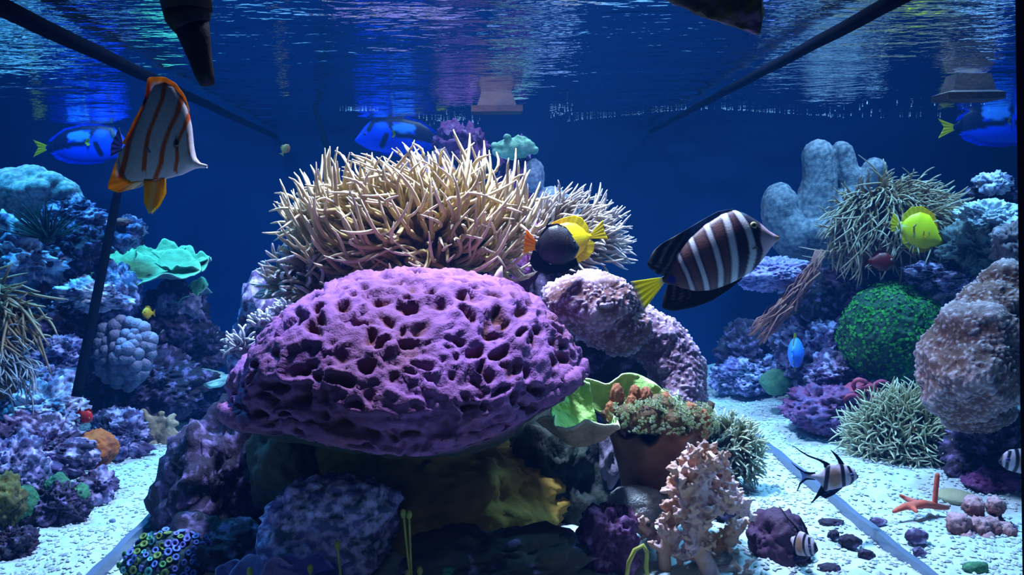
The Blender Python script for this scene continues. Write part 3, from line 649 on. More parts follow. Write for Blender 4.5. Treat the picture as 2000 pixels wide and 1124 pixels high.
# --- leather corals
def fuzz(amp, cell, seed, clo, chi):
    def fn(co, no):
        f1, _, cid = worley(co / cell, seed); co2 = co + no * (amp * (1 - f1) + 0.004 * fbm(co * 12, 3, seed))[:, None]
        return co2, mixc(np.tile(clo, (len(co), 1)), np.tile(chi, (len(co), 1)), np.clip(1.1 - f1 * 1.3, 0, 1))
    return fn
Y = 3.6
co, fl, col = lump([C((1598, 306, Y - .03, 33), (1602, 350, Y - .03, 33), (1590, 420, Y, 46)), C((1645, 298, Y, 22), (1654, 338, Y, 25), (1676, 372, Y, 30), (1640, 420, Y, 44)), C((1707, 332, Y - .03, 24), (1690, 366, Y, 27)), E(1522, 402, Y, 33, 46), C((1522, 420, Y, 36), (1552, 460, Y, 48)), E(1605, 452, Y, 88, 38), E(1615, 490, Y + 0.05, 80, 40)],
    0.0075, fuzz(0.004, 0.015, 3, srgb(96, 94, 106), srgb(170, 166, 174)))
solo('leather_coral', co, fl, M_skin, 'pale grey leather coral with raised lobes left of the upper right anemone', 'coral', col=col)
Y = 3.0
co, fl, col = lump([E(30, 370, Y, 62, 40), E(95, 378, Y, 60, 36), E(135, 395, Y, 30, 24), C((30, 400, Y, 42), (20, 460, Y, 46)), E(60, 345, Y, 34, 22), E(20, 348, Y - .04, 24, 17), E(100, 352, Y - .05, 24, 15), E(128, 372, Y - .04, 22, 18), E(74, 366, Y - .10, 20, 15), E(36, 372, Y - .10, 22, 17), E(150, 402, Y - .02, 18, 16)], 0.006, fuzz(0.004, 0.013, 4, srgb(110, 104, 108), srgb(192, 184, 184)))
solo('leather_coral', co, fl, M_skin, 'pale leather coral with a broad crumpled top at the upper left edge', 'coral', col=col)
Y = 3.3
co, fl, col = lump([E(1042, 345, Y, 22, 36), E(1076, 395, Y, 32, 30), E(1100, 410, Y, 34, 28)], 0.0055, fuzz(0.004, 0.012, 5, srgb(130, 124, 150), srgb(206, 200, 220)))
solo('leather_coral', co, fl, M_skin, 'small lilac leather coral below the mint green coral', 'coral', col=col)
# --- mint green frilly head on the plum column
rg = random.Random(4); bl = [E(1003, 290, 3.3, 38, 20)]
for j in range(60):
    a = rg.uniform(0, 2 * PI); r = math.sqrt(rg.random()); bl.append(E(1004 + 42 * r * math.cos(a), 284 + 20 * r * math.sin(a) + 6 * r * abs(math.cos(a)), 3.28 - 0.02 * rg.random(), rg.uniform(6, 9), rg.uniform(5, 7)))
co, fl, col = lump(bl, 0.0055, fuzz(0.003, 0.02, 8, srgb(120, 170, 130), srgb(206, 240, 206)), smooth=3)
solo('frilly_coral', co, fl, M_skin, 'mint green frilly coral head topping the central reef', 'coral', col=col)
# --- bubbly grey coral on the reflected left reef
root = empty('bubble_coral', P(243, 765, 2.75), 'bluish grey bubbly soft coral with round heads in the middle of the left reef', 'coral')
co, fl, col = lump([E(245, 705, 2.78, 50, 52)], 0.008, fuzz(0.003, 0.02, 9, srgb(66, 74, 96), srgb(100, 108, 130))); part('stalk', co, fl, M_skin, root, col)
rg = random.Random(8); heads = []
for j in range(170):
    a = rg.uniform(0, 2 * PI); r = math.sqrt(rg.random()); x, y = 243 + 56 * r * math.cos(a), 690 + 68 * r * math.sin(a)
    if y > 715 and x > 285: continue
    if any((x - u) ** 2 + (y - v) ** 2 < 12 ** 2 for u, v in heads): continue
    heads.append((x, y)); d, f = ico(4); h = rg.uniform(11, 15) * S(2.72)
    c = P(x, y, 2.74 - 0.05 * (1 - r)); b = 1 + 0.06 * fbm(d * 5, 2, j)
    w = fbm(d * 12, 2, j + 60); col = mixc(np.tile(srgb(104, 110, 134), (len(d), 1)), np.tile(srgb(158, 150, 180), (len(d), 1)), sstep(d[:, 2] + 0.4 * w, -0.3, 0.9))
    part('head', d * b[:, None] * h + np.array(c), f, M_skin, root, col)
# --- spiny dark clump
def dir_sp(v, n, rg): return n + Vector((0, -0.1, 0.35)), rg.uniform(0.7, 1.1)
anemone('spiny_clump', 'dark green spiny clump below the pale leather coral at the upper left', 92, 462, 2.62, 16, 16, 0.9, 80, 58, dir_sp, (srgb(20, 40, 40), srgb(24, 62, 62), srgb(40, 96, 90)), 25, cat='urchin', r0=0.03, r1=0.012, bend=0.1, wave=0.01, front=-0.5, lowz=-0.2)

# --- green plate corals
M_plate = mat('plate', (1, 1, 1), (0.75, 0.82, 0.75), 40, attr=True, rough=0.7, bump=0.8, bsc=130, spec=0.2)
def plate(px, py, Y, R, Hh, tilt, arc, ruf, nr, seed, ct, cb, yaw=0.0, thick=0.010, power=1.6, nu=90, nv=26, rimf=0.25):
    """Ruffled funnel-shaped plate: base at pixel px,py; R, Hh in pixels; tilt leans its mouth toward the viewer."""
    k = S(Y); u = lin(R_(arc[0]), R_(arc[1]), nu)[:, None]; v = lin(0.06, 1, nv)[None, :]
    rr = R * k * v * (1 + rimf * np.sin(u * 2.3 + seed) * v + 0.10 * np.sin(u * 5.1 + seed * 2) * v)
    X = np.stack([rr * np.cos(u), rr * np.sin(u), Hh * k * v ** power + ruf * k * np.sin(nr * u + seed) * v ** 2.2 + 0.4 * ruf * k * np.sin(2.3 * nr * u + 1 + seed) * v ** 3], -1)
    pq = X.reshape(-1, 3); X = X + (0.004 * fbm(pq * 40, 3, seed)).reshape(nu, nv, 1) * np.array([0, 0, 1]) + (0.002 * (1 - worley(pq * 110, seed)[0])).reshape(nu, nv, 1) * np.array([0, 0, 1])
    rot = np.array(Matrix.Rotation(R_(yaw), 3, 'Z') @ Matrix.Rotation(R_(tilt), 3, 'X')); X = X @ rot.T + np.array(P(px, py, Y))
    ct2 = np.tile(ct, (nu * nv, 1)); vv = np.broadcast_to(v, (nu, nv)).ravel(); rim = sstep(vv, 0.90, 1.0)
    ct2 = mixc(ct2, np.tile(np.minimum(1, np.array(ct) * 1.5 + 0.06), (nu * nv, 1)), rim)
    cb2 = mixc(np.tile(cb, (nu * nv, 1)), np.tile(np.minimum(1, np.array(cb) * 1.3 + 0.25), (nu * nv, 1)), sstep(vv, 0.94, 1.0))
    th = thick * (1 - 0.65 * v) * np.ones((nu, 1))
    return sheet(X, th, cb2, ct2)
GRN = srgb(168, 212, 116); GRN2 = srgb(128, 186, 136)
root = empty('plate_coral', P(1190, 845, 1.95), 'bright green ruffled plate coral between the brain coral and the brown cup coral', 'coral')
co, fl, c = plate(1198, 822, 1.83, 102, 26, 58, (15, 150), 7, 4, 1, GRN, srgb(120, 104, 84)); part('plate', co, fl, M_plate, root, c)
co, fl, c = plate(1168, 838, 1.80, 84, 40, 50, (100, 215), 10, 4, 2, srgb(164, 206, 112), srgb(120, 104, 84), power=1.3); part('plate', co, fl, M_plate, root, c)
co, fl, c = plate(1136, 872, 1.78, 88, 58, -4, (165, 330), 7, 5, 3, srgb(180, 204, 140), srgb(150, 122, 96)); part('plate', co, fl, M_plate, root, c, label='beige front lip with a pale rim')
co, fl, c = plate(1290, 800, 2.0, 48, 20, 15, (-60, 120), 5, 5, 5, srgb(140, 190, 150), srgb(170, 150, 150)); part('plate', co, fl, M_plate, root, c, label='small pale plate behind the cup coral')
root = empty('plate_coral', P(300, 560, 3.05), 'glowing green plate coral with broad shelves on the left reef', 'coral')
for (x, y, R, Hh, t, arc, rf, n, s) in [(290, 540, 88, 22, 16, (0, 360), 8, 6, 1), (255, 535, 62, 30, 22, (90, 300), 7, 5, 2), (350, 528, 62, 22, 14, (-120, 150), 6, 7, 3), (295, 512, 54, 18, 20, (0, 300), 8, 6, 7)]:
    co, fl, c = plate(x, y, 3.05 + 0.03 * s, R, Hh, t, arc, rf, n, s, GRN2, srgb(92, 110, 110)); part('plate', co, fl, M_plate, root, c)
for (x, y, R, Y, lab, s) in [(370, 580, 46, 3.15, 'small green plate coral just below the broad green shelves', 4), (330, 652, 40, 3.1, 'small pale green plate coral beside the little yellow fish', 5), (395, 672, 26, 3.3, 'tiny green plate coral at the far end of the left reef', 6)]:
    co, fl, c = plate(x, y, Y, R, 14, 14, (0, 360), 6, 7, s, srgb(84, 160, 120), srgb(90, 104, 110)); solo('plate_coral', co, fl, M_plate, lab, 'coral', col=c)
# flat pale table coral
co, f = rock_shape(378, 742, 3.1, 66, 17, dep=1.6, seed=9, level=5, lumpy=0.12, fine=0.05)
solo('table_coral', co, f, mat('table_coral', (0.34, 0.52, 0.48), (0.26, 0.42, 0.42), 20, rough=0.8, bump=0.6, bsc=120), 'flat pale green table coral beyond the left end of the brain coral', 'coral')

# --- brown cup coral
root = empty('cup_coral', P(1265, 955, 1.80), 'brown cup coral with pale green polyps round its flared rim', 'coral')
Y = 1.80; k = S(Y); nu, nv = 96, 26
u = lin(0, 2 * PI, nu + 1)[:-1, None]; v = lin(0, 1, nv)[None, :]
rr = k * (44 + 58 * v ** 1.25) * (1 + 0.05 * np.sin(5 * u + 1) * v + 0.10 * np.sin(9 * u) * v ** 4)
X = np.stack([rr * np.cos(u), rr * np.sin(u) * 0.8, k * (165 * v + 12 * np.sin(4 * u + 0.6) * v ** 3 + 9 * np.sin(11 * u) * v ** 6 + 22 * v * np.sin(u))], -1)
X[..., 0] += k * 24 * v
X = X + np.array(P(1262, 972, Y))
co, fl, c = sheet(X[:, ::-1], 0.010, srgb(60, 38, 24), srgb(100, 66, 44), wrap=True)
M_cup = mat('cup_coral', (1, 1, 1), (0.75, 0.7, 0.65), 30, attr=True, rough=0.7, bump=0.5, bsc=110, spec=0.2); part('cup', co, fl, M_cup, root, c)
knobs = [(1205, 772, 14), (1234, 790, 12), (1192, 800, 10), (1262, 775, 13), (1296, 820, 14), (1300, 788, 14), (1350, 810, 15), (1375, 826, 15), (1240, 770, 12), (1330, 838, 11)]
for (x, y, r) in knobs:
    d, f = ico(4); b = 1 + 0.12 * fbm(d * 4, 3, x); part('knob', d * b[:, None] * np.array([r, r, r * 1.9]) * k + np.array(P(x, y + 4, 1.735 + 0.0006 * (840 - y))), f, M_cup, root, np.tile(srgb(156, 96, 64), (len(d), 1)))
rg = random.Random(12); A = Acc()
def star(c, nrm, r, ccol, pcol, petals=7):
    q = Vector(nrm).to_track_quat('Z', 'X'); pts = [Vector((0, 0, r * 0.25))]; cols = [ccol]; fs = []
    for j in range(petals * 2):
        w = PI * j / petals; rad = r if j % 2 == 0 else r * 0.42; pts.append(Vector((rad * math.cos(w), rad * math.sin(w), r * (0.5 if j % 2 == 0 else 0.1)))); cols.append(pcol)
    for j in range(petals * 2): fs.append((0, 1 + j, 1 + (j + 1) % (petals * 2)))
    m = q.to_matrix(); return [(m @ p + Vector(c))[:] for p in pts], np.array(fs), np.array(cols)
co, fl, col = lump([E(1225, 812, 1.76, 30, 24), E(1258, 818, 1.735, 30, 28), E(1290, 800, 1.77, 34, 30), E(1318, 824, 1.74, 26, 20), E(1360, 826, 1.76, 34, 30), E(1290, 822, 1.80, 90, 22, 1.4)], 0.005, fuzz(0.004, 0.012, 14, srgb(70, 46, 30), srgb(120, 96, 60))); part('polyp_bed', co, fl, M_skin, root, col)
me = mesh_np('tmp', co, fl); no = getno(me); bpy.data.meshes.remove(me); n = 0
while n < 1350:
    i = rg.randrange(len(co))
    if no[i, 1] > 0.35 or no[i, 2] < -0.55: continue
    if fbm(co[i:i+1] * 38, 2, 5)[0] < -0.22: continue
    n += 1; nr = Vector(no[i])
    A.add(*star(Vector(co[i]) + nr * rg.uniform(0.002, 0.012), nr + Vector((rg.gauss(0, .35), rg.gauss(0, .3) - .2, rg.gauss(0, .35))), rg.uniform(2.6, 4.4) * k, np.array(srgb(110, 100, 60)), np.array(rg.choice([srgb(196, 220, 160), srgb(220, 230, 200), srgb(170, 190, 130)]))))
co, fl, c = A.get(); part('green_polyps', co, fl, mat('star_polyp', (1, 1, 1), attr=True, rough=0.6, transl=0.2), root, c, kind='stuff', smooth=False)

# --- pink branching soft coral
Y = 1.66; rg = random.Random(21); bl = []
limbs = [[(1395, 1140, 20), (1368, 1075, 17), (1362, 1020, 15), (1372, 960, 13), (1365, 905, 9), (1372, 872, 6)],
         [(1300, 1130, 15), (1296, 1080, 14), (1312, 1030, 12), (1320, 985, 12), (1330, 940, 9)], [(1296, 1070, 11), (1285, 1045, 9), (1255, 1034, 8), (1228, 1030, 5)],
         [(1362, 1020, 13), (1400, 985, 12), (1440, 985, 10), (1466, 1005, 6)], [(1372, 950, 11), (1405, 925, 9), (1420, 905, 6)], [(1368, 960, 11), (1335, 930, 9), (1318, 912, 6)],
         [(1370, 1080, 13), (1340, 1075, 9), (1328, 1100, 7)], [(1380, 1090, 13), (1420, 1060, 11), (1450, 1030, 8)], [(1395, 1120, 12), (1435, 1110, 9), (1462, 1118, 6)], [(1365, 900, 9), (1390, 885, 6)], [(1345, 1040, 12), (1340, 985, 12), (1350, 935, 9)], [(1385, 960, 10), (1398, 925, 8)], [(1400, 990, 10), (1425, 955, 8), (1440, 945, 5)], [(1340, 970, 10), (1315, 955, 8)], [(1352, 920, 9), (1338, 885, 6)], [(1380, 930, 9), (1396, 900, 6)]]
for li, lm in enumerate(limbs):
    yo = 0.02 * ((li * 37) % 5 - 2)
    bl.append(C(*[(x, y, Y + yo, r) for x, y, r in lm]))
    for a, b in zip(lm[:-1], lm[1:]):
        n = int(math.hypot(b[0] - a[0], b[1] - a[1]) / 2.6)
        for j in range(n):
            if lm[0][1] > 1060 and a is lm[0] and a[1] > 1100: continue
            t = rg.random(); x, y, r = a[0] + (b[0] - a[0]) * t, a[1] + (b[1] - a[1]) * t, a[2] + (b[2] - a[2]) * t
            w = rg.uniform(0, 2 * PI); yy = rg.uniform(-0.035, 0.015); L = rg.uniform(4, 13)
            x2, y2 = x + (r + L) * math.cos(w), y - (r + L) * math.sin(w) * 0.9 - 4
            bl.append(C((x, y, Y + yo, 6.5), (x2, y2, Y + yo + yy, 5)))
            for q in range(5): bl.append(C((x2, y2, Y + yo + yy, 4.4), (x2 + rg.uniform(-9, 9), y2 - rg.uniform(-6, 9), Y + yo + yy + rg.uniform(-.012, .006), 3.6)))
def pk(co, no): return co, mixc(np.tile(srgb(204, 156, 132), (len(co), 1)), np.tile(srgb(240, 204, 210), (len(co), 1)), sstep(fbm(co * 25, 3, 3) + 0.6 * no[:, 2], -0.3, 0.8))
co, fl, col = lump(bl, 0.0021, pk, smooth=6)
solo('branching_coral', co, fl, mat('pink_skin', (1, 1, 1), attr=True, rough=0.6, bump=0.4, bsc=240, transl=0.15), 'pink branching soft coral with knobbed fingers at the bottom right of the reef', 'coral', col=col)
# beige soft coral on the reflected left sand
rg = random.Random(33); bl = []; Y = 2.8
for j in range(11):
    x0, y0 = 312 + rg.uniform(-18, 18), 885; x1, y1 = 312 + rg.uniform(-42, 42), 845 + rg.uniform(-35, 20); bl.append(C((x0, y0, Y, 8), (x1, y1, Y + rg.uniform(-.04, .04), 6)))
    for q in range(9):
        x2, y2 = x1 + rg.uniform(-15, 15), y1 + rg.uniform(-15, 15); bl.append(C((x1, y1, Y, 5), (x2, y2, Y - 0.02, 4.5)))
co, fl, col = lump(bl, 0.006, fuzz(0.002, 0.012, 18, srgb(150, 120, 96), srgb(206, 180, 150)), smooth=2)
solo('soft_coral', co, fl, M_skin, 'bushy beige soft coral on the bright sand left of the central reef', 'coral', col=col)
# lilac twiggy corals on the reflected left reef
for (cx, cy, sd, lab) in [(365, 600, 41, 'lilac twiggy coral under the small green plate coral'), (315, 600, 43, 'bluish twiggy coral right of the little yellow fish')]:
    rg = random.Random(sd); bl = []; Y = 3.1
    for j in range(16):
        x1, y1 = cx + rg.uniform(-34, 34), cy + rg.uniform(-20, 16); bl.append(C((cx + rg.uniform(-8, 8), cy + 28, Y + 0.03, 5), (x1, y1, Y - rg.uniform(0, .06), 4)))
        for q in range(4): bl.append(C((x1, y1, Y - .02, 4), (x1 + rg.uniform(-9, 9), y1 - rg.uniform(-4, 9), Y - .04, 3.4)))
    co, fl, col = lump(bl, 0.0065, fuzz(0.002, 0.012, sd, srgb(90, 80, 110), srgb(170, 150, 180)), smooth=1); solo('twiggy_coral', co, fl, M_skin, lab, 'coral', col=col)
# --- green star polyp mound on the reflected right reef
root = empty('polyp_mound', P(1745, 745, 2.75), 'large round mound of bright green star polyps on the right reef', 'coral')
co, f = rock_shape(1745, 650, 2.78, 102, 92, dep=0.9, seed=5, level=6, lumpy=0.10, fine=0.05); part('mound', co, f, mat('mound_base', (0.015, 0.05, 0.03), (0.03, 0.08, 0.05), 20, rough=0.9, bump=0.6, bsc=110), root)
me = mesh_np('tmp', co, f); no = getno(me); bpy.data.meshes.remove(me); A = Acc(); rg = random.Random(3)
for j in range(2600):
    i = rg.randrange(len(co))
    if no[i, 1] > 0.25: continue
    A.add(*star(Vector(co[i]) + Vector(no[i]) * 0.004, Vector(no[i]) + Vector((rg.gauss(0, .3), rg.gauss(0, .3), rg.gauss(0, .3))), rg.uniform(2.8, 4.6) * S(2.75), np.array(srgb(60, 130, 50)), np.array(rg.choice([srgb(74, 190, 70), srgb(50, 140, 60), srgb(100, 214, 84)])), 6))
co, fl, c = A.get(); part('green_polyps', co, fl, MATS['star_polyp'], root, c, kind='stuff', smooth=False)
# --- brown sea fan, diagonal
rg = random.Random(9); A = Acc(); root = None
pts = [(1604, 496), (1590, 522), (1572, 548), (1556, 572), (1538, 596), (1518, 616), (1498, 636), (1478, 660)]; w = [7, 9, 11, 14, 17, 18, 18, 18]
for j in range(130):
    Y = 2.85 + rg.uniform(-0.06, 0.06); off = rg.uniform(-1, 1); a = rg.randrange(0, 5); b = min(8, a + rg.randrange(3, 6)); fr = rg.uniform(0, 6)
    ch = [P(x + off * w[i] * 0.75 + 6 * math.sin(fr + i * 1.9), y + off * w[i] * 0.6 + 6 * math.cos(fr * 2 + i * 1.6), Y) for i, (x, y) in enumerate(pts)][a:b]
    cc, ff = tube(ch, [rg.uniform(1.0, 1.8) * S(2.85)] * len(ch), 5); A.add(cc, ff)
co, fl, _ = A.get(); solo('sea_fan', co, fl, mat('sea_fan', (0.36, 0.14, 0.10), (0.24, 0.09, 0.09), 20, rough=0.8, bump=0.5, bsc=120), 'rust brown stringy sea fan slanting down from the upper right anemone', 'coral')
# --- red ring coral on the wine rock
root = empty('ring_coral', P(1690, 815, 2.62), 'red ring-shaped coral cups on the wine purple rock', 'coral')
M_red = mat('red_coral', (0.42, 0.06, 0.09), (0.30, 0.04, 0.10), 20, rough=0.7, bump=0.5, bsc=120)
for (x, y, R) in [(1695, 772, 24), (1722, 758, 16), (1665, 785, 17), (1712, 790, 15), (1680, 752, 13)]:
    ring = [P(x + R * math.cos(w), y + R * 0.75 * math.sin(w), 2.62 + 0.012 * math.sin(w)) for w in lin(0, 2 * PI, 19)]
    co, fl = tube(ring, [4.5 * S(2.62)] * 19, 7, cap=False); co = co + 0.003 * fbm(co * 40, 3, x)[:, None]; part('cup', co, fl, M_red, root)
co, f = rock_shape(1695, 785, 2.68, 44, 34, seed=3, level=4); part('base', co, f, M_red, root)
# --- red branching sponge and yellowish slab on the reflected right sand
root = empty('finger_sponge', G(1800, 1010), 'red-orange finger sponge sprawling on the right sand with one upright finger', 'sponge')
M_fs = mat('finger_sponge', (0.55, 0.09, 0.05), (0.42, 0.10, 0.08), 20, rough=0.7, bump=0.5, bsc=100)
Y = 1.93; co, fl, _ = lump([C((1826, 985, Y, 6), (1828, 955, Y, 6), (1831, 928, Y, 5.5))], 0.003); part('finger', co, fl, M_fs, root)
co, fl, _ = lump([C((1826, 988, Y, 8), (1800, 985, Y - .02, 10), (1768, 990, Y - .02, 8), (1745, 1000, Y - .03, 5)), C((1795, 985, Y, 8), (1770, 975, Y + .03, 6), (1758, 968, Y + .03, 4)), C((1826, 990, Y, 8), (1850, 992, Y, 6)), C((1780, 990, Y - .02, 7), (1790, 1000, Y - .05, 5))], 0.0035); part('sprawl', co, fl, M_fs, root)
co, f = rock_shape(1866, 971, 2.03, 40, 13, dep=1.4, seed=6, level=4, lumpy=0.08, fine=0.04); solo('stone_slab', co, f, mat('slab', (0.36, 0.36, 0.22), (0.26, 0.28, 0.2), 16, rough=0.85, bump=0.7, bsc=90), 'flat yellowish stone slab behind the mauve knobs at the right', 'stone')
root = empty('mushroom_coral', P(1905, 1075, 1.82), 'cluster of mauve brown rounded knobs on the sand at the right edge', 'coral')
for (x, y, r) in [(1872, 1025, 24), (1902, 990, 21), (1945, 990, 19), (1912, 1035, 24), (1938, 1030, 20), (1890, 1055, 18), (1925, 1060, 20), (1962, 1040, 20)]:
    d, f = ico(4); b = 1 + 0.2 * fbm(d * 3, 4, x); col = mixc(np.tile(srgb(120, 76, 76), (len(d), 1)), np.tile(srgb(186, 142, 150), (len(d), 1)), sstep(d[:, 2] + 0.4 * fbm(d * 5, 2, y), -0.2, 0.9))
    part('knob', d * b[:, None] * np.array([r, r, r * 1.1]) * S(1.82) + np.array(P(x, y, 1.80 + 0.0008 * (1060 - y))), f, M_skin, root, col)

# --- zoanthids at the lower left of the central reef
root = empty('zoanthid_colony', P(325, 1150, 1.66), 'colony of green and blue ring-shaped zoanthids at the bottom left of the central reef', 'coral')
co, f = rock_shape(325, 1098, 1.72, 84, 58, seed=7, level=5, lumpy=0.18, fine=0.07, dep=0.8); part('mat', co, f, mat('zoa_base', (0.02, 0.05, 0.05), (0.03, 0.03, 0.08), 20, rough=0.8, bump=0.7, bsc=120), root)
me = mesh_np('tmp', co, f); no = getno(me); bpy.data.meshes.remove(me); M_zo = mat('zoanthid', (1, 1, 1), attr=True, rough=0.5)
def zoa(ring, mid):
    pts = []; cols = []; n = 14
    for (rad, z, c) in [(0.0, 0.10, mid), (0.30, 0.10, mid), (0.55, 0.42, ring), (0.85, 0.50, ring), (1.0, 0.30, mid), (0.7, -0.6, mid)]:
        for j in range(n):
            w = 2 * PI * j / n; rj = rad * (1 + (0.10 * (j % 2) if rad > 0.8 else 0)); pts.append((rj * math.cos(w), rj * math.sin(w), z)); cols.append(c)
    f = [(a * n + j, a * n + (j + 1) % n, (a + 1) * n + (j + 1) % n, (a + 1) * n + j) for a in range(5) for j in range(n)]
    return mesh_np('polyp', pts, np.array(f), M_zo, np.array(cols))
zs = [zoa(srgb(90, 120, 210), srgb(18, 26, 70)), zoa(srgb(110, 110, 200), srgb(26, 32, 80)), zoa(srgb(56, 130, 70), srgb(16, 60, 40)), zoa(srgb(100, 124, 54), srgb(24, 60, 30)), zoa(srgb(70, 150, 150), srgb(18, 50, 70))]
rg = random.Random(6); used = []; tries = 0
while len(used) < 130 and tries < 20000:
    tries += 1; i = rg.randrange(len(co))
    if no[i, 1] > 0.1 or no[i, 2] < -0.3: continue
    p = Vector(co[i])
    if any((p - q).length < 0.0125 for q in used): continue
    used.append(p); o = link('polyp', rg.choice(zs[:2] if p.x > P(330, 1100, 1.66).x and rg.random() < 0.75 else zs), root); o.location = p + Vector(no[i]) * 0.003 - root.location; o.rotation_mode = 'QUATERNION'
    o.rotation_quaternion = (Vector(no[i]) + Vector((rg.gauss(0, .25), rg.gauss(0, .25) - .2, rg.gauss(0, .25)))).to_track_quat('Z', 'X'); s = rg.uniform(0.0055, 0.0085); o.scale = (s, s, s)
# --- purple-blue leafy coral at the bottom edge
root = empty('leaf_coral', P(560, 1150, 1.52), 'dim violet leafy coral with broad lobes at the bottom edge below the lilac rock', 'coral')
M_leaf = mat('leaf_coral', (1, 1, 1), (0.8, 0.8, 0.9), 30, attr=True, rough=0.55, bump=0.3, bsc=120, transl=0.2)
for (x, y, R, t, yaw, s, c) in [(600, 1125, 52, 72, -10, 1, srgb(84, 70, 150)), (560, 1135, 46, 70, 15, 2, srgb(130, 110, 170)), (500, 1145, 50, 66, 20, 3, srgb(120, 130, 200)), (455, 1140, 36, 66, 0, 4, srgb(110, 110, 180)), (640, 1140, 40, 70, -25, 5, srgb(80, 66, 140))]:
    co, fl, cc = plate(x, y, 1.52 + 0.008 * s, R, 18, t, (15, 165), 5, 4, s, c, np.array(c) * 0.7, yaw=yaw, thick=0.006); part('lobe', co, fl, M_leaf, root, cc)
# --- yellow green sprouts
M_sp = mat('sprout', (0.40, 0.36, 0.06), (0.26, 0.28, 0.05), 30, rough=0.5, transl=0.2)
def sprout(tips, base, label):
    root = empty('seaweed_sprout', P(base[0], base[1], 1.5), label, 'seaweed', 'yellow-green sprouts at the bottom edge')
    for (x, y) in tips:
        st = [P(base[0] + (x - base[0]) * t ** 0.7, base[1] + (y - base[1]) * t, 1.5) for t in lin(0, 1, 8)]; co, fl = tube(st, [2.6 * S(1.5)] * 8, 6); part('stem', co, fl, M_sp, root)
        d, f = ico(3); part('bulb', d * np.array([6, 6, 10]) * S(1.5) + np.array(P(x, y + 4, 1.5)), f, M_sp, root)
sprout([(788, 1000), (799, 1002)], (805, 1140), 'tallest yellow-green sprout, a pair of stems in front of the brown pillar')
sprout([(659, 1062)], (668, 1140), 'single thin yellow-green sprout beside the violet leafy coral')
sprout([(606, 1108)], (606, 1145), 'short yellow-green sprout in front of the violet leafy coral')
sprout([(488, 1114)], (500, 1150), 'short bent yellow-green sprout at the left end of the violet leafy coral')
sprout([(820, 1112), (797, 1118)], (812, 1150), 'low pair of yellow-green sprout bulbs at the foot of the tallest sprout')
rib = [P(x, y, 1.58) for x, y in [(1222, 1140), (1228, 1100), (1240, 1075), (1256, 1066), (1264, 1080), (1262, 1110), (1268, 1140)]]
co, fl = tube(rib, [5 * S(1.58)] * 7, 6); solo('seaweed_loop', co, fl, M_sp, 'yellow-green seaweed loop left of the pink branching coral, at the bottom edge', 'seaweed')
co, f = rock_shape(870, 1118, 1.55, 32, 16, seed=4, level=4, lumpy=0.3); solo('green_tuft', co, f, M_green, 'small dark green tuft at the bottom edge right of the sprouts', 'seaweed')
# pale pink shell tip behind the brain coral
co, fl = tube([P(972, 552, 1.86), P(974, 540, 1.86), P(977, 530, 1.86), P(980, 520, 1.86)], [11 * S(1.86), 9 * S(1.86), 6 * S(1.86), 1.2 * S(1.86)], 10); co = co + 0.0015 * fbm(co * 70, 2, 3)[:, None]
solo('shell', co, fl, mat('shell', (0.6, 0.36, 0.34), (0.8, 0.66, 0.66), 40, rough=0.4), 'small pale pink pointed shell at the top of the brain coral', 'shell')
co, fl = tube([P(1440, 962, 2.1), P(1441, 948, 2.1), P(1440, 940, 2.1)], [4 * S(2.1), 4 * S(2.1), 3 * S(2.1)], 8); solo('red_stub', co, fl, M_fs, 'tiny red sponge stub right of the pink branching coral', 'sponge')

# ------------------------------------------------------------------ things hanging from the surface
M_crust = mat('crusted', (0.014, 0.013, 0.014), (0.03, 0.025, 0.015), 16, c3=(0.07, 0.035, 0.10), s3=24, t3=0.62, rough=0.8, bump=0.8, bsc=80, spec=0.05)
root = empty('return_pipe', P(405, 165, 1.4), 'dark encrusted tapering pipe hanging into the water at the upper left', 'pipe')
def pipe(pts, rs, name, n=20):
    k = S(1.4); co, fl = tube([P(x, y, 1.4) for x, y in pts], [r * k for r in rs], n, up=Vector((0, 1, 0.2))); co = co + 0.0014 * fbm(co * 60, 3, 4)[:, None]; return part(name, co, fl, M_crust, root)
pipe([(374, 50), (382, 80), (392, 115), (400, 145), (405, 166)], [31, 27, 22, 17, 13.5], 'nozzle')
pipe([(366, 20), (369, 34), (373, 48), (375, 53)], [45, 42, 35, 32], 'collar'); pipe([(358, -40), (362, -10), (366, 22)], [47, 48, 46], 'pipe')
tri = [(1270, -20), (1488, -25), (1490, 30), (1483, 68), (1430, 50), (1350, 22)]
k = S(1.4); A = [P(x, y, 1.38) for x, y in tri]; B = [P(x, y, 1.46) for x, y in tri]; n = len(tri); bm = bmesh.new()
va = [bm.verts.new(q) for q in A]; vb = [bm.verts.new(q) for q in B]; bm.faces.new(va[::-1]); bm.faces.new(vb)
for i in range(n): bm.faces.new((va[i], va[(i + 1) % n], vb[(i + 1) % n], vb[i]))
bmesh.ops.recalc_face_normals(bm, faces=bm.faces); bmesh.ops.triangulate(bm, faces=bm.faces); bmesh.ops.subdivide_edges(bm, edges=bm.edges, cuts=9, use_grid_fill=True); bm.verts.ensure_lookup_table(); bmesh.ops.triangulate(bm, faces=bm.faces)
co = np.array([v.co[:] for v in bm.verts]); ff = np.array([[v.index for v in f.verts] for f in bm.faces]); bm.free(); co = co + 0.004 * fbm(co * 40, 3, 6)[:, None]
solo('hanging_ledge', co, ff, mat('ledge', (0.035, 0.03, 0.03), (0.10, 0.07, 0.02), 12, c3=(0.22, 0.09, 0.26), s3=22, t3=0.60, rough=0.7, bump=0.7, bsc=80), 'dark purple-flecked pointed ledge hanging in at the top, right of center', 'ledge')
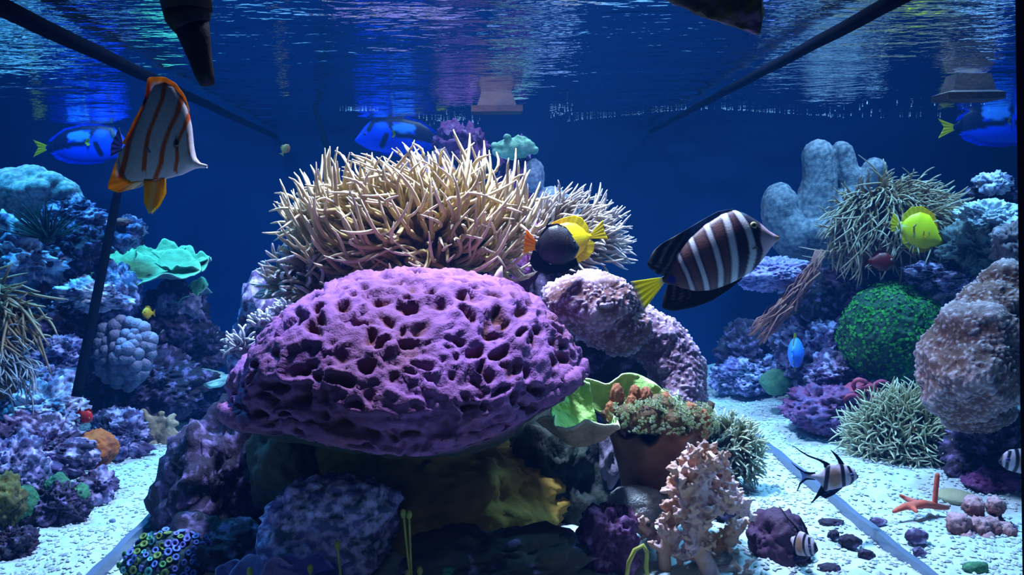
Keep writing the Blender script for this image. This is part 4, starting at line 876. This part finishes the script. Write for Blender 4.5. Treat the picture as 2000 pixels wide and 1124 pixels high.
def hang(cx, yb, Y, w, lab):
    k = S(Y); c = P(cx, yb, Y); ztop = SURF - 0.004; root = None; co = []
    for (z, s) in ((ztop, 0.60), (c.z + 0.35 * (ztop - c.z), 0.76), (c.z + 0.02, 1.0), (c.z, 1.0)):
        for (sx, sy) in ((-1, -1), (1, -1), (1, 1), (-1, 1)): co.append((c.x + sx * s * w * k, c.y + sy * 0.05 * s, z))
    f = [(a * 4 + j, a * 4 + (j + 1) % 4, (a + 1) * 4 + (j + 1) % 4, (a + 1) * 4 + j) for a in range(3) for j in range(4)]; f = [q[::-1] for q in f] + [(12, 13, 14, 15)[::1], (3, 2, 1, 0)[::1]]
    solo('intake_cup', np.array(co), np.array(f), mat('intake', (0.06, 0.025, 0.025), (0.03, 0.015, 0.025), 14, rough=0.6, bump=0.4, bsc=60), lab, 'pump', smooth=False)
hang(970, 221, 2.9, 49, 'brown flared intake hanging from the surface above the mint green coral')
hang(1890, 197, 2.6, 57, 'brown flared intake hanging from the surface at the upper right')

# foam and tiny bubbles gathered under the surface near the rear pane
A = Acc(); rg = random.Random(17); d0, f0 = ico(1)
def bub(px, py, r):
    q = at_surface(px, py, 0.003); q = Vector((q.x, min(q.y, BACK - 0.02), q.z)); A.add(d0 * r * S(q.y) + np.array(q), f0)
for j in range(45): bub(rg.gauss(880, 26), rg.gauss(236, 5), rg.uniform(0.5, 1.5))
for j in range(40): bub(rg.gauss(1092, 14), rg.gauss(216, 6), rg.uniform(0.5, 1.3))
for j in range(45): bub(rg.uniform(1610, 1960), 242 - 30 * rg.random() ** 2 - 12, rg.uniform(0.5, 1.4))
for j in range(170):
    x = rg.uniform(1108, 1640); bub(x, np.interp(x, [1108, 1340, 1400, 1640], [236, 213, 212, 228]) + rg.gauss(0, 0.8), rg.uniform(0.45, 0.95))
for j in range(50): x = rg.uniform(664, 740); bub(x, 216 + rg.gauss(0, 0.8), rg.uniform(0.45, 0.95))
co, fl, _ = A.get(); solo('foam_bubbles', co, fl, mat('foam', (0.7, 0.75, 0.78), rough=0.25, spec=0.6), 'line of tiny pale foam bubbles under the water surface near the rear wall', 'bubbles', kind='stuff')
# ================================================================== FISH
def interp(pts, s):
    a = np.array(pts, float); o = np.argsort(a[:, 0]); a = a[o]; x, y = a[:, 0], a[:, 1]
    # monotone-ish smooth: linear then a short moving average
    ss = np.linspace(x[0], x[-1], 241); yy = np.interp(ss, x, y); ker = np.array([1, 2, 3, 4, 3, 2, 1.]); ker /= ker.sum()
    yp = np.pad(yy, 3, mode='edge'); ys_ = np.convolve(yp, ker, 'valid'); ys_[0], ys_[-1] = y[0], y[-1]
    return np.interp(s, ss, ys_)
M_fish = mat('fish_skin', (1, 1, 1), attr=True, rough=0.45, spec=0.3, bump=0.15, bsc=260)
M_fin = mat('fish_fin', (1, 1, 1), attr=True, rough=0.5, spec=0.2, transl=0.5)
M_eye = mat('fish_eye', (0.01, 0.01, 0.012), rough=0.12, spec=0.6)
def fish(name, label, Y, crop, snout, tail, top, bot, wid, colfn, fins, eye=None, group=None, yaw=0.0, nS=130, nR=44, irisc=(0.5, 0.45, 0.1), at=None):
    """crop = (x0, y0, scale): drawing coordinates to photograph pixels. snout/tail give the body axis; top/bot outline the body in drawing
    coordinates, from snout to tail; wid = half-thickness as a share of the body height."""
    x0, y0, sc = crop; k = S(Y) / sc; sn, tl = np.array(snout, float), np.array(tail, float)
    ax = sn - tl; L = np.hypot(*ax); ax /= L; nrm = np.array([ax[1], -ax[0]]) if ax[0] > 0 else np.array([-ax[1], ax[0]])   # points up on the page (y down)
    def loc(p): d = np.asarray(p, float) - tl; return np.stack([d @ ax, d @ nrm], -1)
    def back(s, z): return tl[None] + s[:, None] * ax[None] + z[:, None] * nrm[None]
    tp, bt = loc(top), loc(bot)
    u = np.linspace(0, 1, nS); s = max(tp[:, 0].max(), bt[:, 0].max()) + (min(tp[:, 0].min(), bt[:, 0].min()) - max(tp[:, 0].max(), bt[:, 0].max())) * (1 - np.cos(u * PI * 0.5) * 0.25 - 0.75 * (1 - u))
    zt, zb = interp(tp, s), interp(bt, s); h = np.maximum((zt - zb) / 2, 0.4); mid = (zt + zb) / 2
    prof = np.clip(np.sin(np.clip(u * 1.02 + 0.06, 0, 1) * PI) ** 0.6, 0.12, 1)
    w = np.minimum(wid * np.max(h) * prof, h)
    th = np.linspace(0, 2 * PI, nR, endpoint=False)
    co = np.stack([np.repeat(s[:, None], nR, 1), w[:, None] * np.sin(th) * (1 - 0.15 * np.abs(np.cos(th)) ** 3), mid[:, None] + h[:, None] * np.cos(th)], -1)
    f = grid_faces(nS, nR); jj = np.arange(nS - 1); wr = np.stack([jj * nR + nR - 1, (jj + 1) * nR + nR - 1, (jj + 1) * nR, jj * nR], -1)
    C3 = co.reshape(-1, 3); caps = []
    C3 = np.concatenate([C3, [[s[0], 0, mid[0]], [s[-1], 0, mid[-1]]]]); a = nS * nR
    for j in range(nR): caps += [(a, (j + 1) % nR, j), (a + 1, (nS - 1) * nR + j, (nS - 1) * nR + (j + 1) % nR)]
    q = back(C3[:, 0], C3[:, 2]); col = colfn(q[:, 0], q[:, 1])
    # place: X of the fish = its heading on the page, Z = up on the page
    H_ = (RIGHT * float(ax[0]) - UP * float(ax[1])).normalized(); Zv = (RIGHT * float(nrm[0]) - UP * float(nrm[1])).normalized(); Yv = Zv.cross(H_)
    M = Matrix((H_, Yv, Zv)).transposed(); c2 = (sn + tl) / 2
    ctr = at if at is not None else P(x0 + c2[0] / sc, y0 + c2[1] / sc, Y)
    root = empty(name, ctr, label, 'fish', group); root.rotation_euler = (M @ Matrix.Rotation(R_(yaw), 3, 'Z')).to_euler()
    offs = np.array([L / 2, 0, 0])
    def mk(nm, cc, ff, m, cl, parent=root, lab=None, smooth=True):
        o = link(nm, mesh_np(nm, (np.asarray(cc) - offs) * k, ff, m, cl, smooth), parent); return tag(o, lab)
    mk('body', C3, [np.concatenate([f, wr]), np.array(caps)], M_fish, col)
    for (nm, base, edge, fc, lat, thick) in fins:
        b, e = loc(base), loc(edge); nb, ne = 34, 12
        def resample(a, n):
            d = np.concatenate([[0], np.cumsum(np.hypot(*np.diff(a, axis=0).T))]); t = np.linspace(0, d[-1], n); return np.stack([np.interp(t, d, a[:, 0]), np.interp(t, d, a[:, 1])], -1)
        B, Eg = resample(b, nb), resample(e, nb); t = np.linspace(0, 1, ne)[None, :, None]
        g = B[:, None] * (1 - t) + Eg[:, None] * t
        hmax = np.max(h); sides_ = (1, -1) if lat else (0,)
        for sd in sides_:
            yoff = sd * (lat * hmax) * (0.55 + 0.75 * t[..., 0]) * np.ones((nb, 1)) if sd else 0.012 * hmax * np.sin(np.arange(nb) * 0.9)[:, None] * t[..., 0]
            X = np.stack([g[..., 0], yoff + np.zeros((nb, ne)), g[..., 1]], -1)
            q = back(g[..., 0].ravel(), g[..., 1].ravel()); cl = fc(q[:, 0], q[:, 1]); tt = np.broadcast_to(t[..., 0], (nb, ne)).ravel(); ray_ = 0.86 + 0.14 * np.cos(np.repeat(np.arange(nb), ne) * 2.1); cl = cl * ray_[:, None]
            cc, ff, cl2 = sheet(X, thick * hmax * (1 - 0.8 * t[..., 0]) * np.ones((nb, 1)), cl, cl); mk(nm, cc, ff, M_fin, cl2)
    if eye:
        (ex, ey, er) = eye; e = loc([(ex, ey)])[0]; i = int(np.argmin(np.abs(s - e[0]))); rel = np.clip((e[1] - mid[i]) / h[i], -0.95, 0.95); yo = w[i] * math.sqrt(1 - rel * rel)
        d, ef = ico(3)
        for sd in (1, -1):
            c = np.array([e[0], sd * (yo - er * 0.15), e[1]])
            eo = mk('eye', d * np.array([er, er * 0.5, er]) + c, ef, mat('iris_%d%d%d' % tuple(int(v * 9) for v in irisc), irisc, rough=0.25, spec=0.5), None)
            mk('pupil', d * np.array([er * .62, er * 0.35, er * .62]) + c + np.array([0, sd * er * 0.28, 0]), ef, M_eye, None, eo)
    return root
def band(x, y, pts, w):
    """1 inside a stripe that follows pts (x as a function of y), else 0, with soft edges."""
    a = np.array(pts, float); a = a[np.argsort(a[:, 1])]; c = np.interp(y, a[:, 1], a[:, 0]); ww = np.interp(y, [a[0, 1], a[-1, 1]], [w, w]) if np.isscalar(w) else np.interp(y, a[:, 1], w)
    soft = 0.16 * ww; inside = 1 - sstep(np.abs(x - c), ww / 2 - soft, ww / 2 + soft)
    return inside * (y > a[0, 1] - ww * .3) * (y < a[-1, 1] + ww * .3)
def flat(c): return lambda x, y: np.tile(c, (len(x), 1))

# --- brown striped sailfin-type tang
def col_sail(x, y):
    n = len(x); c = np.tile(srgb(92, 58, 58), (n, 1)); wh = np.array(srgb(216, 212, 220)); dk = np.array(srgb(34, 20, 48))
    ST = [([(1050, 60), (1090, 160), (1150, 280), (1185, 400), (1200, 500), (1170, 720)], 62), ([(935, 80), (970, 230), (1003, 400), (1030, 560), (1045, 800)], 58), ([(775, 190), (810, 330), (850, 450), (900, 640), (925, 860)], 46), ([(630, 320), (660, 430), (700, 560), (760, 720), (810, 880)], 42), ([(510, 460), (545, 560), (600, 680), (670, 850)], 34)]
    for p, w in ST: c = mixc(c, dk, 0.75 * band(x, y, p, w + 44))
    c = mixc(c, dk, sstep(x, 1010, 1060) * (1 - sstep(x, 1260, 1300)) * 0.85)
    face = sstep(x + 0.15 * (y - 350), 1255, 1275); c = mixc(c, np.array(srgb(196, 160, 176)), face)
    c = mixc(c, np.array(srgb(40, 26, 52)), (1 - sstep(x, 380, 560)) * 0.6)
    for p, w in ST: c = mixc(c, wh * (0.95 if w > 40 else 0.7), band(x, y, p, w))
    c = mixc(c, dk, band(x, y, [(1110, 100), (1190, 200), (1235, 380), (1270, 480), (1255, 560), (1225, 680)], 58))
    c = mixc(c, np.array(srgb(200, 140, 90)), sstep(x, 1415, 1450))
    d = np.hypot((x - 470) / 46, (y - 738) / 46); c = mixc(c, np.array(srgb(40, 20, 110)), 1 - sstep(d, 0.7, 1.1))
    return c
def col_sailfin(x, y):
    n = len(x); c = np.tile(srgb(40, 40, 48), (n, 1)); w = np.sin((x * 0.9 + y * 0.5) * 0.075 + 0.5 * np.sin(y * 0.03)); c = mixc(c, np.array(srgb(120, 116, 110)), sstep(w, 0.35, 0.9) * sstep(-x, -700, -380)); c = mixc(c, np.array(srgb(70, 96, 130)), sstep(x, 560, 700)); return c
def col_anal(x, y):
    n = len(x); c = np.tile(srgb(44, 36, 30), (n, 1)); w = np.sin(x * 0.085 + y * 0.012); return mixc(c, np.array(srgb(120, 104, 110)), sstep(w, 0.4, 0.95) * (1 - sstep(y, 900, 980)) * (1 - sstep(x, 560, 700)))
def col_ytail(x, y):
    c = np.tile(srgb(250, 236, 10), (len(x), 1)); m1 = 1 - sstep(x - 0.45 * (y - 760), 105, 135); m2 = sstep(x - 0.2 * (y - 740), 345, 385); return mixc(c, np.array(srgb(206, 196, 196)), np.maximum(m1, m2))
fish('striped_tang', 'brown tang with white vertical stripes and yellow tail, right of the reef', 1.7, (1210, 390, 4.685), (1462, 348), (395, 735),
     [(1462, 335), (1370, 285), (1270, 195), (1150, 120), (1050, 90), (920, 135), (780, 225), (640, 345), (530, 480), (450, 640), (395, 705)],
     [(1462, 362), (1390, 440), (1310, 555), (1230, 650), (1130, 715), (1000, 780), (850, 835), (700, 845), (560, 820), (450, 790), (395, 765)], 0.42, col_sail,
     [('dorsal_fin', [(1060, 110), (780, 235), (560, 450), (440, 650)], [(1040, 78), (900, 102), (740, 190), (560, 300), (380, 400), (300, 470), (236, 600), (330, 680), (400, 700)], col_sailfin, 0, 0.05),
      ('anal_fin', [(1120, 715), (850, 825), (600, 815), (440, 780)], [(1130, 725), (1000, 830), (850, 930), (690, 990), (480, 1030), (380, 1000), (395, 900), (430, 800)], col_anal, 0, 0.05),
      ('tail_fin', [(400, 712), (390, 735), (405, 765)], [(90, 755), (150, 890), (215, 1022)], col_ytail, 0, 0.06),
      ('pectoral_fin', [(1150, 380), (1160, 430)], [(1225, 430), (1240, 452), (1190, 460)], flat(srgb(180, 170, 160)), 0.32, 0.015)], eye=(1205, 240, 34), irisc=(0.5, 0.45, 0.2))

# --- orange striped butterflyfish
OR_, DKOR = srgb(232, 120, 20), srgb(220, 92, 16)
BS = [([(350, 60), (345, 180), (312, 290), (250, 420), (210, 540), (190, 650), (160, 760), (125, 890)], 46), ([(480, 60), (472, 220), (420, 360), (372, 480), (348, 600), (328, 760)], 36), ([(612, 160), (582, 340), (522, 470), (477, 600), (462, 700), (400, 820)], 38), ([(662, 320), (632, 450), (582, 560), (586, 660), (560, 760)], 28)]
def col_bf(x, y):
    n = len(x); c = np.tile(srgb(226, 212, 214), (n, 1)); c = c * (1 + 0.05 * np.sin((x * 0.7 + y * 0.75) * 0.12))[:, None]
    for p, w in BS: c = mixc(c, np.array(DKOR), band(x, y, p, w))
    d = np.hypot((x - 578) / 22, (y - 560) / 45); c = mixc(c, np.array(srgb(24, 16, 24)), 1 - sstep(d, 0.75, 1.1))
    c = mixc(c, np.array(DKOR) * 0.8, band(x, y, [(655, 480), (662, 560), (672, 640)], 12) * 0.8)
    return c
def col_bfd(x, y):
    c = col_bf(x, y); e = np.interp(x, [160, 280, 330, 345, 470, 550, 620, 640], [560, 310, 210, 60, 55, 105, 195, 260]); c = mixc(c, np.array(srgb(246, 170, 14)), 1 - sstep(y - e, 26, 48))
    d = np.hypot((x - 326) / 24, (y - 240) / 44); return mixc(c, np.array(srgb(16, 12, 22)), 1 - sstep(d, 0.75, 1.1))
def col_bfa(x, y):
    c = col_bf(x, y); e = np.interp(x, [50, 130, 300, 400, 430], [880, 908, 858, 815, 805]); t = e - y
    c = mixc(c, np.array(srgb(250, 176, 12)), (1 - sstep(t, 90, 115))); c = mixc(c, np.array(srgb(226, 224, 210)), (1 - sstep(t, 26, 38)) * sstep(x, 120, 300)); return mixc(c, np.array(srgb(250, 176, 12)), 1 - sstep(x - 0.12 * (900 - y), 80, 110))
fish('butterflyfish', 'white butterflyfish with orange vertical stripes and a long snout, at the upper left', 1.5, (200, 140, 3.877), (784, 716), (165, 600),
     [(784, 704), (735, 690), (700, 645), (684, 560), (672, 420), (652, 320), (608, 205), (540, 125), (470, 92), (400, 112), (355, 185), (312, 290), (240, 440), (190, 535), (150, 600)],
     [(784, 730), (740, 728), (690, 736), (600, 780), (480, 810), (400, 815), (300, 835), (220, 845), (160, 820), (120, 750), (120, 680)], 0.16, col_bf,
     [('dorsal_fin', [(625, 250), (525, 130), (440, 110), (310, 310), (180, 560)], [(660, 320), (622, 192), (552, 100), (472, 55), (342, 58), (330, 200), (285, 300), (160, 545)], col_bfd, 0, 0.05),
      ('anal_fin', [(430, 800), (330, 815), (200, 820), (130, 690)], [(400, 815), (300, 868), (130, 912), (52, 885), (58, 830), (105, 700), (150, 580)], col_bfa, 0, 0.05),
      ('tail_fin', [(165, 545), (155, 570), (160, 600)], [(135, 430), (75, 560), (72, 645)], flat(srgb(120, 130, 190)), 0, 0.03),
      ('pelvic_fin', [(325, 815), (400, 825), (475, 805)], [(328, 985), (365, 1072), (425, 1010), (474, 915)], lambda x, y: mixc(np.tile(srgb(255, 204, 8), (len(x), 1)), np.array(srgb(240, 240, 190)), band(x, y, [(405, 800), (395, 900), (368, 1072)], 42) * 0.6), 0.05, 0.03),
      ('pectoral_fin', [(470, 570), (475, 610)], [(340, 590), (380, 625), (340, 612)], flat(srgb(190, 190, 210)), 0.10, 0.012)], eye=(582, 560, 20), irisc=(0.25, 0.12, 0.05))

# --- yellow tang and the black tang in front of it
YEL = srgb(255, 228, 6); YOR = srgb(255, 196, 8)
def col_y(x, y): c = np.tile(YEL, (len(x), 1)); return c * (0.95 + 0.05 * np.sin(x * 0.03 + y * 0.02))[:, None]
fish('yellow_tang', 'yellow tang half hidden behind the black tang in the center', 2.15, (1000, 390, 7.025), (395, 640), (1080, 500),
     [(395, 632), (450, 540), (520, 420), (640, 340), (760, 310), (880, 330), (980, 400), (1050, 460), (1090, 475)],
     [(395, 650), (470, 700), (600, 790), (740, 830), (880, 800), (980, 700), (1050, 580), (1090, 530)], 0.34, col_y,
     [('dorsal_fin', [(480, 470), (640, 345), (800, 320), (1000, 430), (1060, 470)], [(440, 420), (560, 310), (700, 250), (860, 213), (960, 250), (1040, 360), (1070, 450)], lambda x, y: mixc(np.tile(YEL, (len(x), 1)), np.array(YOR), 1 - sstep(x, 600, 900)), 0, 0.05),
      ('anal_fin', [(620, 795), (780, 825), (940, 740), (1060, 570)], [(640, 830), (800, 880), (920, 862), (1050, 812), (1128, 700), (1135, 600), (1090, 550)], flat(YEL), 0, 0.05),
      ('tail_fin', [(1075, 470), (1085, 500), (1080, 535)], [(1252, 280), (1262, 420), (1322, 545)], flat(YEL), 0, 0.06)], eye=(500, 560, 22))
BLK = srgb(26, 18, 26)
fish('black_tang', 'black tang with an orange tail in front of the yellow tang', 2.0, (1000, 390, 7.025), (925, 660), (320, 640),
     [(925, 650), (850, 540), (760, 400), (620, 345), (500, 380), (400, 500), (320, 600)],
     [(925, 672), (900, 740), (850, 830), (720, 900), (560, 900), (420, 830), (350, 740), (320, 690)], 0.42, lambda x, y: mixc(np.tile(BLK, (len(x), 1)), np.array(srgb(60, 30, 16)), band(x, y, [(760, 540), (740, 760)], 40) * 0.5),
     [('dorsal_fin', [(820, 490), (700, 370), (560, 365), (400, 500)], [(840, 500), (740, 375), (620, 325), (480, 345), (340, 555)], flat(BLK), 0, 0.05),
      ('anal_fin', [(880, 800), (720, 890), (520, 890), (350, 720)], [(915, 900), (700, 1010), (480, 1030), (300, 970), (235, 850), (290, 690)], flat(BLK), 0, 0.05),
      ('tail_fin', [(330, 570), (318, 640), (325, 690)], [(200, 405), (165, 580), (150, 745)], lambda x, y: mixc(np.tile(srgb(250, 150, 10), (len(x), 1)), np.array(srgb(255, 190, 20)), sstep(y, 560, 740)), 0, 0.07),
      ('pectoral_fin', [(775, 530), (785, 580)], [(755, 520), (745, 640), (715, 765)], flat(srgb(226, 150, 20)), 0.30, 0.02)], eye=(850, 590, 20), irisc=(0.02, 0.02, 0.02))
# reflection of the yellow tang, modelled as a second fish swimming right
def pm(pts, ox): return [(ox - x, y) for x, y in pts]
CR = (1740, 395, 4.9)
fish('yellow_tang', 'yellow tang in full view in front of the upper right anemone', 2.75, CR, (520, 395), (75, 215),
     [(520, 385), (470, 330), (440, 230), (370, 120), (280, 90), (190, 120), (120, 175), (60, 195)],
     [(520, 405), (440, 425), (330, 450), (230, 440), (150, 380), (110, 300), (60, 240)], 0.36, lambda x, y: mixc(col_y(x, y), np.array(srgb(250, 240, 170)), band(x, y, [(60, 205), (110, 222)], 60) * 0.5),
     [('dorsal_fin', [(450, 240), (370, 130), (280, 100), (180, 135), (110, 190)], [(470, 260), (420, 110), (300, 32), (190, 42), (120, 110), (95, 180)], lambda x, y: mixc(np.tile(YEL, (len(x), 1)), np.array(YOR), sstep(x, 150, 400)), 0, 0.05),
      ('anal_fin', [(400, 430), (300, 445), (200, 415), (110, 280)], [(400, 455), (300, 490), (200, 480), (110, 400), (90, 280)], flat(YEL), 0, 0.05),
      ('tail_fin', [(80, 190), (65, 215), (75, 245)], [(20, 95), (-10, 200), (0, 290)], flat(YEL), 0, 0.06),
      ('pectoral_fin', [(360, 300), (365, 330)], [(280, 280), (270, 330), (300, 350)], flat(YOR), 0.30, 0.012)], eye=(442, 300, 13), irisc=(0.5, 0.3, 0.02))

# --- blue tangs
BLU, NAVY = srgb(14, 70, 255), srgb(8, 22, 62)
def col_blue(x, y):
    n = len(x); c = np.tile(BLU, (n, 1)); a = np.array(NAVY)
    def seg(p0, p1, w):
        p0, p1 = np.array(p0, float), np.array(p1, float); d = p1 - p0; t = np.clip(((x - p0[0]) * d[0] + (y - p0[1]) * d[1]) / (d @ d), 0, 1); r = np.hypot(x - p0[0] - t * d[0], y - p0[1] - t * d[1]); return 1 - sstep(r, w * 0.8, w * 1.15)
    m = np.zeros(n)
    for p0, p1, w in [((400, 520), (480, 350), 45), ((480, 350), (900, 320), 55), ((900, 320), (1250, 420), 70), ((1250, 420), (1540, 590), 85), ((760, 400), (900, 580), 50), ((900, 600), (1500, 690), 60), ((1300, 520), (1560, 660), 100), ((720, 620), (640, 800), 50)]: m = np.maximum(m, seg(p0, p1, w))
    c = mixc(c, a, m); d = np.hypot((x - 1030) / 220, (y - 485) / 92); c = mixc(c, np.array(srgb(60, 140, 255)), 1 - sstep(d, 0.85, 1.08)); d = np.hypot((x - 640) / 140, (y - 450) / 90)
    return mixc(c, np.array(srgb(40, 110, 255)), 0.7 * (1 - sstep(d, 0.5, 1.1)))
BT_top = [(130, 690), (180, 620), (300, 450), (450, 320), (700, 285), (1000, 295), (1300, 370), (1500, 500), (1580, 610), (1650, 640)]
BT_bot = [(130, 715), (210, 770), (400, 870), (700, 925), (1000, 930), (1250, 890), (1430, 810), (1560, 740), (1650, 725)]
BT_fins = [('dorsal_fin', [(420, 350), (700, 290), (1000, 300), (1300, 380), (1540, 560)], [(430, 300), (700, 245), (1000, 240), (1320, 310), (1560, 480), (1620, 600)], lambda x, y: mixc(np.tile(BLU, (len(x), 1)), np.array(NAVY), 1 - sstep(y - np.interp(x, [430, 700, 1000, 1320, 1560], [300, 245, 240, 310, 480]), 10, 40)), 0, 0.05),
      ('anal_fin', [(600, 910), (900, 930), (1200, 895), (1480, 780)], [(620, 950), (900, 985), (1250, 965), (1480, 880), (1560, 780)], flat(BLU), 0, 0.05),
      ('tail_fin', [(1630, 640), (1640, 680), (1630, 725)], [(1880, 540), (1790, 680), (1880, 850)], flat(srgb(240, 220, 10)), 0, 0.06),
      ('pectoral_fin', [(760, 560), (780, 620)], [(850, 540), (890, 620), (840, 680)], flat(srgb(200, 200, 60)), 0.36, 0.015)]
def ftang(label, Y, crop, mirror, **kw):
    fx = (lambda p: pm(p, 2000)) if mirror else (lambda p: p); cf = (lambda x, y: col_blue(2000 - x, y)) if mirror else col_blue
    fins = [(a, fx(b), fx(c), (lambda x, y, d=d: d(2000 - x, y)) if mirror else d, l, t) for a, b, c, d, l, t in BT_fins]
    e = (2000 - 330, 600, 24) if mirror else (330, 600, 24)
    fish('blue_tang', label, Y, crop, (1870, 702) if mirror else (130, 702), (350, 682) if mirror else (1650, 682), fx(BT_top), fx(BT_bot), 0.36, cf, fins, eye=e, irisc=(0.05, 0.05, 0.2), **kw)
ftang('blue tang at the surface behind the large tan anemone, facing left', 3.6, (680, 200, 9.365), False)
ftang('blue tang with a yellow tail above the pale leather coral at the upper left', 3.7, (55, 216, 9.365), True)
ftang('blue tang at the upper right edge, only its rear half and yellow tail in view', 3.6, (1815, 162, 7.8), True)

# --- banded cardinalfish with long trailing fins
CB, CK = srgb(176, 146, 140), srgb(14, 14, 34)
def col_bg(x, y):
    n = len(x); c = mixc(np.tile(srgb(190, 172, 190), (n, 1)), np.array(srgb(150, 112, 92)), (1 - sstep(np.hypot((x - 690) / 110, (y - 590) / 150), 0.6, 1.2)))
    for p, w in [([(610, 380), (590, 480), (565, 640), (560, 790)], 62), ([(795, 380), (800, 500), (810, 620), (830, 730)], 58), ([(890, 430), (930, 520), (945, 600), (935, 700)], 46)]: c = mixc(c, np.array(CK), band(x, y, p, w))
    return mixc(c, np.array(CK), sstep(x + 0.4 * np.abs(y - 570), 1000, 1025))
BG_top = [(1038, 560), (985, 480), (930, 432), (880, 405), (790, 388), (640, 392), (590, 420), (540, 485), (470, 520), (420, 532), (290, 548)]
BG_bot = [(1038, 592), (985, 640), (930, 690), (830, 722), (700, 755), (560, 780), (525, 720), (490, 660), (440, 618), (400, 605), (290, 592)]
def spotted(x, y): return mixc(np.tile(srgb(16, 20, 60), (len(x), 1)), np.array(srgb(150, 150, 200)), sstep(np.sin(x * 0.11) * np.sin(y * 0.11 + x * 0.05), 0.75, 0.95))
BG_fins = [('dorsal_fin', [(850, 405), (800, 330), (745, 262), (650, 188)], [(765, 400), (745, 340), (700, 270), (643, 192)], flat(CK), 0, 0.05),
    ('rear_dorsal_fin', [(650, 395), (560, 350), (470, 315), (330, 265), (220, 202), (150, 150), (95, 133)], [(560, 450), (540, 385), (465, 342), (322, 288), (215, 220), (146, 162), (95, 142)], flat(CK), 0, 0.04),
    ('tail_fin', [(430, 510), (350, 512), (270, 498), (180, 440), (92, 373)], [(430, 550), (350, 550), (270, 530), (175, 464), (94, 382)], flat(CK), 0, 0.05),
    ('tail_fin', [(430, 585), (350, 588), (285, 596), (205, 660), (165, 780)], [(430, 625), (350, 618), (300, 622), (225, 680), (174, 785)], flat(CK), 0, 0.05),
    ('tail_membrane', [(330, 545), (320, 570), (330, 595)], [(200, 470), (240, 570), (225, 650)], flat(srgb(170, 190, 240)), 0, 0.02),
    ('anal_fin', [(580, 785), (480, 860), (430, 905), (375, 955)], [(515, 690), (450, 820), (410, 890), (366, 946)], flat(CK), 0, 0.05),
    ('pelvic_fin', [(830, 720), (780, 735)], [(680, 830), (560, 882), (490, 845), (540, 800)], spotted, 0.12, 0.03)]
def cardinal(label, Y, crop, mirror=False, **kw):
    fx = (lambda p: pm(p, 1130)) if mirror else (lambda p: p); cf = (lambda x, y: col_bg(1130 - x, y)) if mirror else col_bg
    fins = [(a, fx(b), fx(c), (lambda x, y, d=d: d(1130 - x, y)) if mirror else d, l, t) for a, b, c, d, l, t in BG_fins]
    return fish('cardinalfish', label, Y, crop, fx([(1040, 576)])[0], fx([(290, 570)])[0], fx(BG_top), fx(BG_bot), 0.36, cf, fins, eye=(fx([(930, 545)])[0][0], 545, 34), irisc=(0.1, 0.1, 0.2), **kw)
cardinal('black-barred cardinalfish with long trailing fins hovering over the right glass strip', 1.8, (1530, 850, 7.02))
cardinal('black-barred cardinalfish turned toward the viewer in front of the plum rock', 1.62, (1475, 985, 7.4), yaw=-72)
cardinal('black-barred cardinalfish cut by the right edge above the mauve knobs', 1.95, (1935, 820, 7.0), mirror=True)

# --- small fish
def small(name, label, Y, cx, cy, ln, ht, c1, c2, right=True, yaw=0.0, tail=True, rot=0):
    q = 1 if right else -1; a = R_(rot)
    def r(p): return [(500 + q * (x * math.cos(a) - y * math.sin(a)), 500 + x * math.sin(a) + y * math.cos(a)) for x, y in p]
    l, h = 500 * 0.7, 500 * ht / ln
    top = r([(l, -8), (l * .75, -h * .62), (l * .3, -h), (-l * .2, -h * .95), (-l * .7, -h * .4), (-l, -h * .2)]); bot = r([(l, 8), (l * .75, h * .62), (l * .3, h), (-l * .2, h * .95), (-l * .7, h * .4), (-l, h * .2)])
    fins = [('dorsal_fin', r([(l * .4, -h * .97), (-l * .6, -h * .5)]), r([(l * .3, -h * 1.25), (-l * .3, -h * 1.3), (-l * .75, -h * .6)]), flat(c2), 0, 0.05), ('anal_fin', r([(l * .1, h * .95), (-l * .6, h * .5)]), r([(l * .0, h * 1.2), (-l * .75, h * .6)]), flat(c2), 0, 0.05)]
    if tail: fins.append(('tail_fin', r([(-l * .95, -h * .2), (-l * .95, h * .2)]), r([(-l * 1.4, -h * .7), (-l * 1.3, 0), (-l * 1.4, h * .7)]), flat(c2), 0, 0.06))
    return fish(name, label, Y, (cx - 500 * ln / 1000, cy - 500 * ln / 1000, 1000 / ln), r([(l, 0)])[0], r([(-l, 0)])[0], top, bot, 0.5, flat(c1), fins, eye=(r([(l * .6, -h * .2)])[0] + (h * .14,))[:3], yaw=yaw, nS=50, nR=24, irisc=(0.3, 0.3, 0.2))
small('orange_fish', 'tiny orange fish in open water left of the large tan anemone', 3.2, 558, 291, 30, 16, srgb(236, 130, 60), srgb(240, 170, 110), rot=-55)
small('yellow_fish', 'tiny yellow fish in front of the left reef below the green plate coral', 2.9, 288, 612, 30, 22, srgb(240, 170, 16), srgb(240, 190, 30), right=False, yaw=40)
small('red_fish', 'small red fish above the orange sponge on the left reef', 2.4, 168, 814, 40, 26, srgb(190, 36, 30), srgb(180, 40, 30), rot=35)
small('red_fish', 'dark red fish sheltering in the upper right anemone below the yellow tang', 2.62, 1722, 512, 78, 38, srgb(84, 12, 10), srgb(70, 10, 10))
small('blue_fish', 'small bright blue fish with a yellow back edge left of the green polyp mound', 2.75, 1553, 690, 78, 62, srgb(60, 130, 250), srgb(200, 200, 60), yaw=60, tail=False)
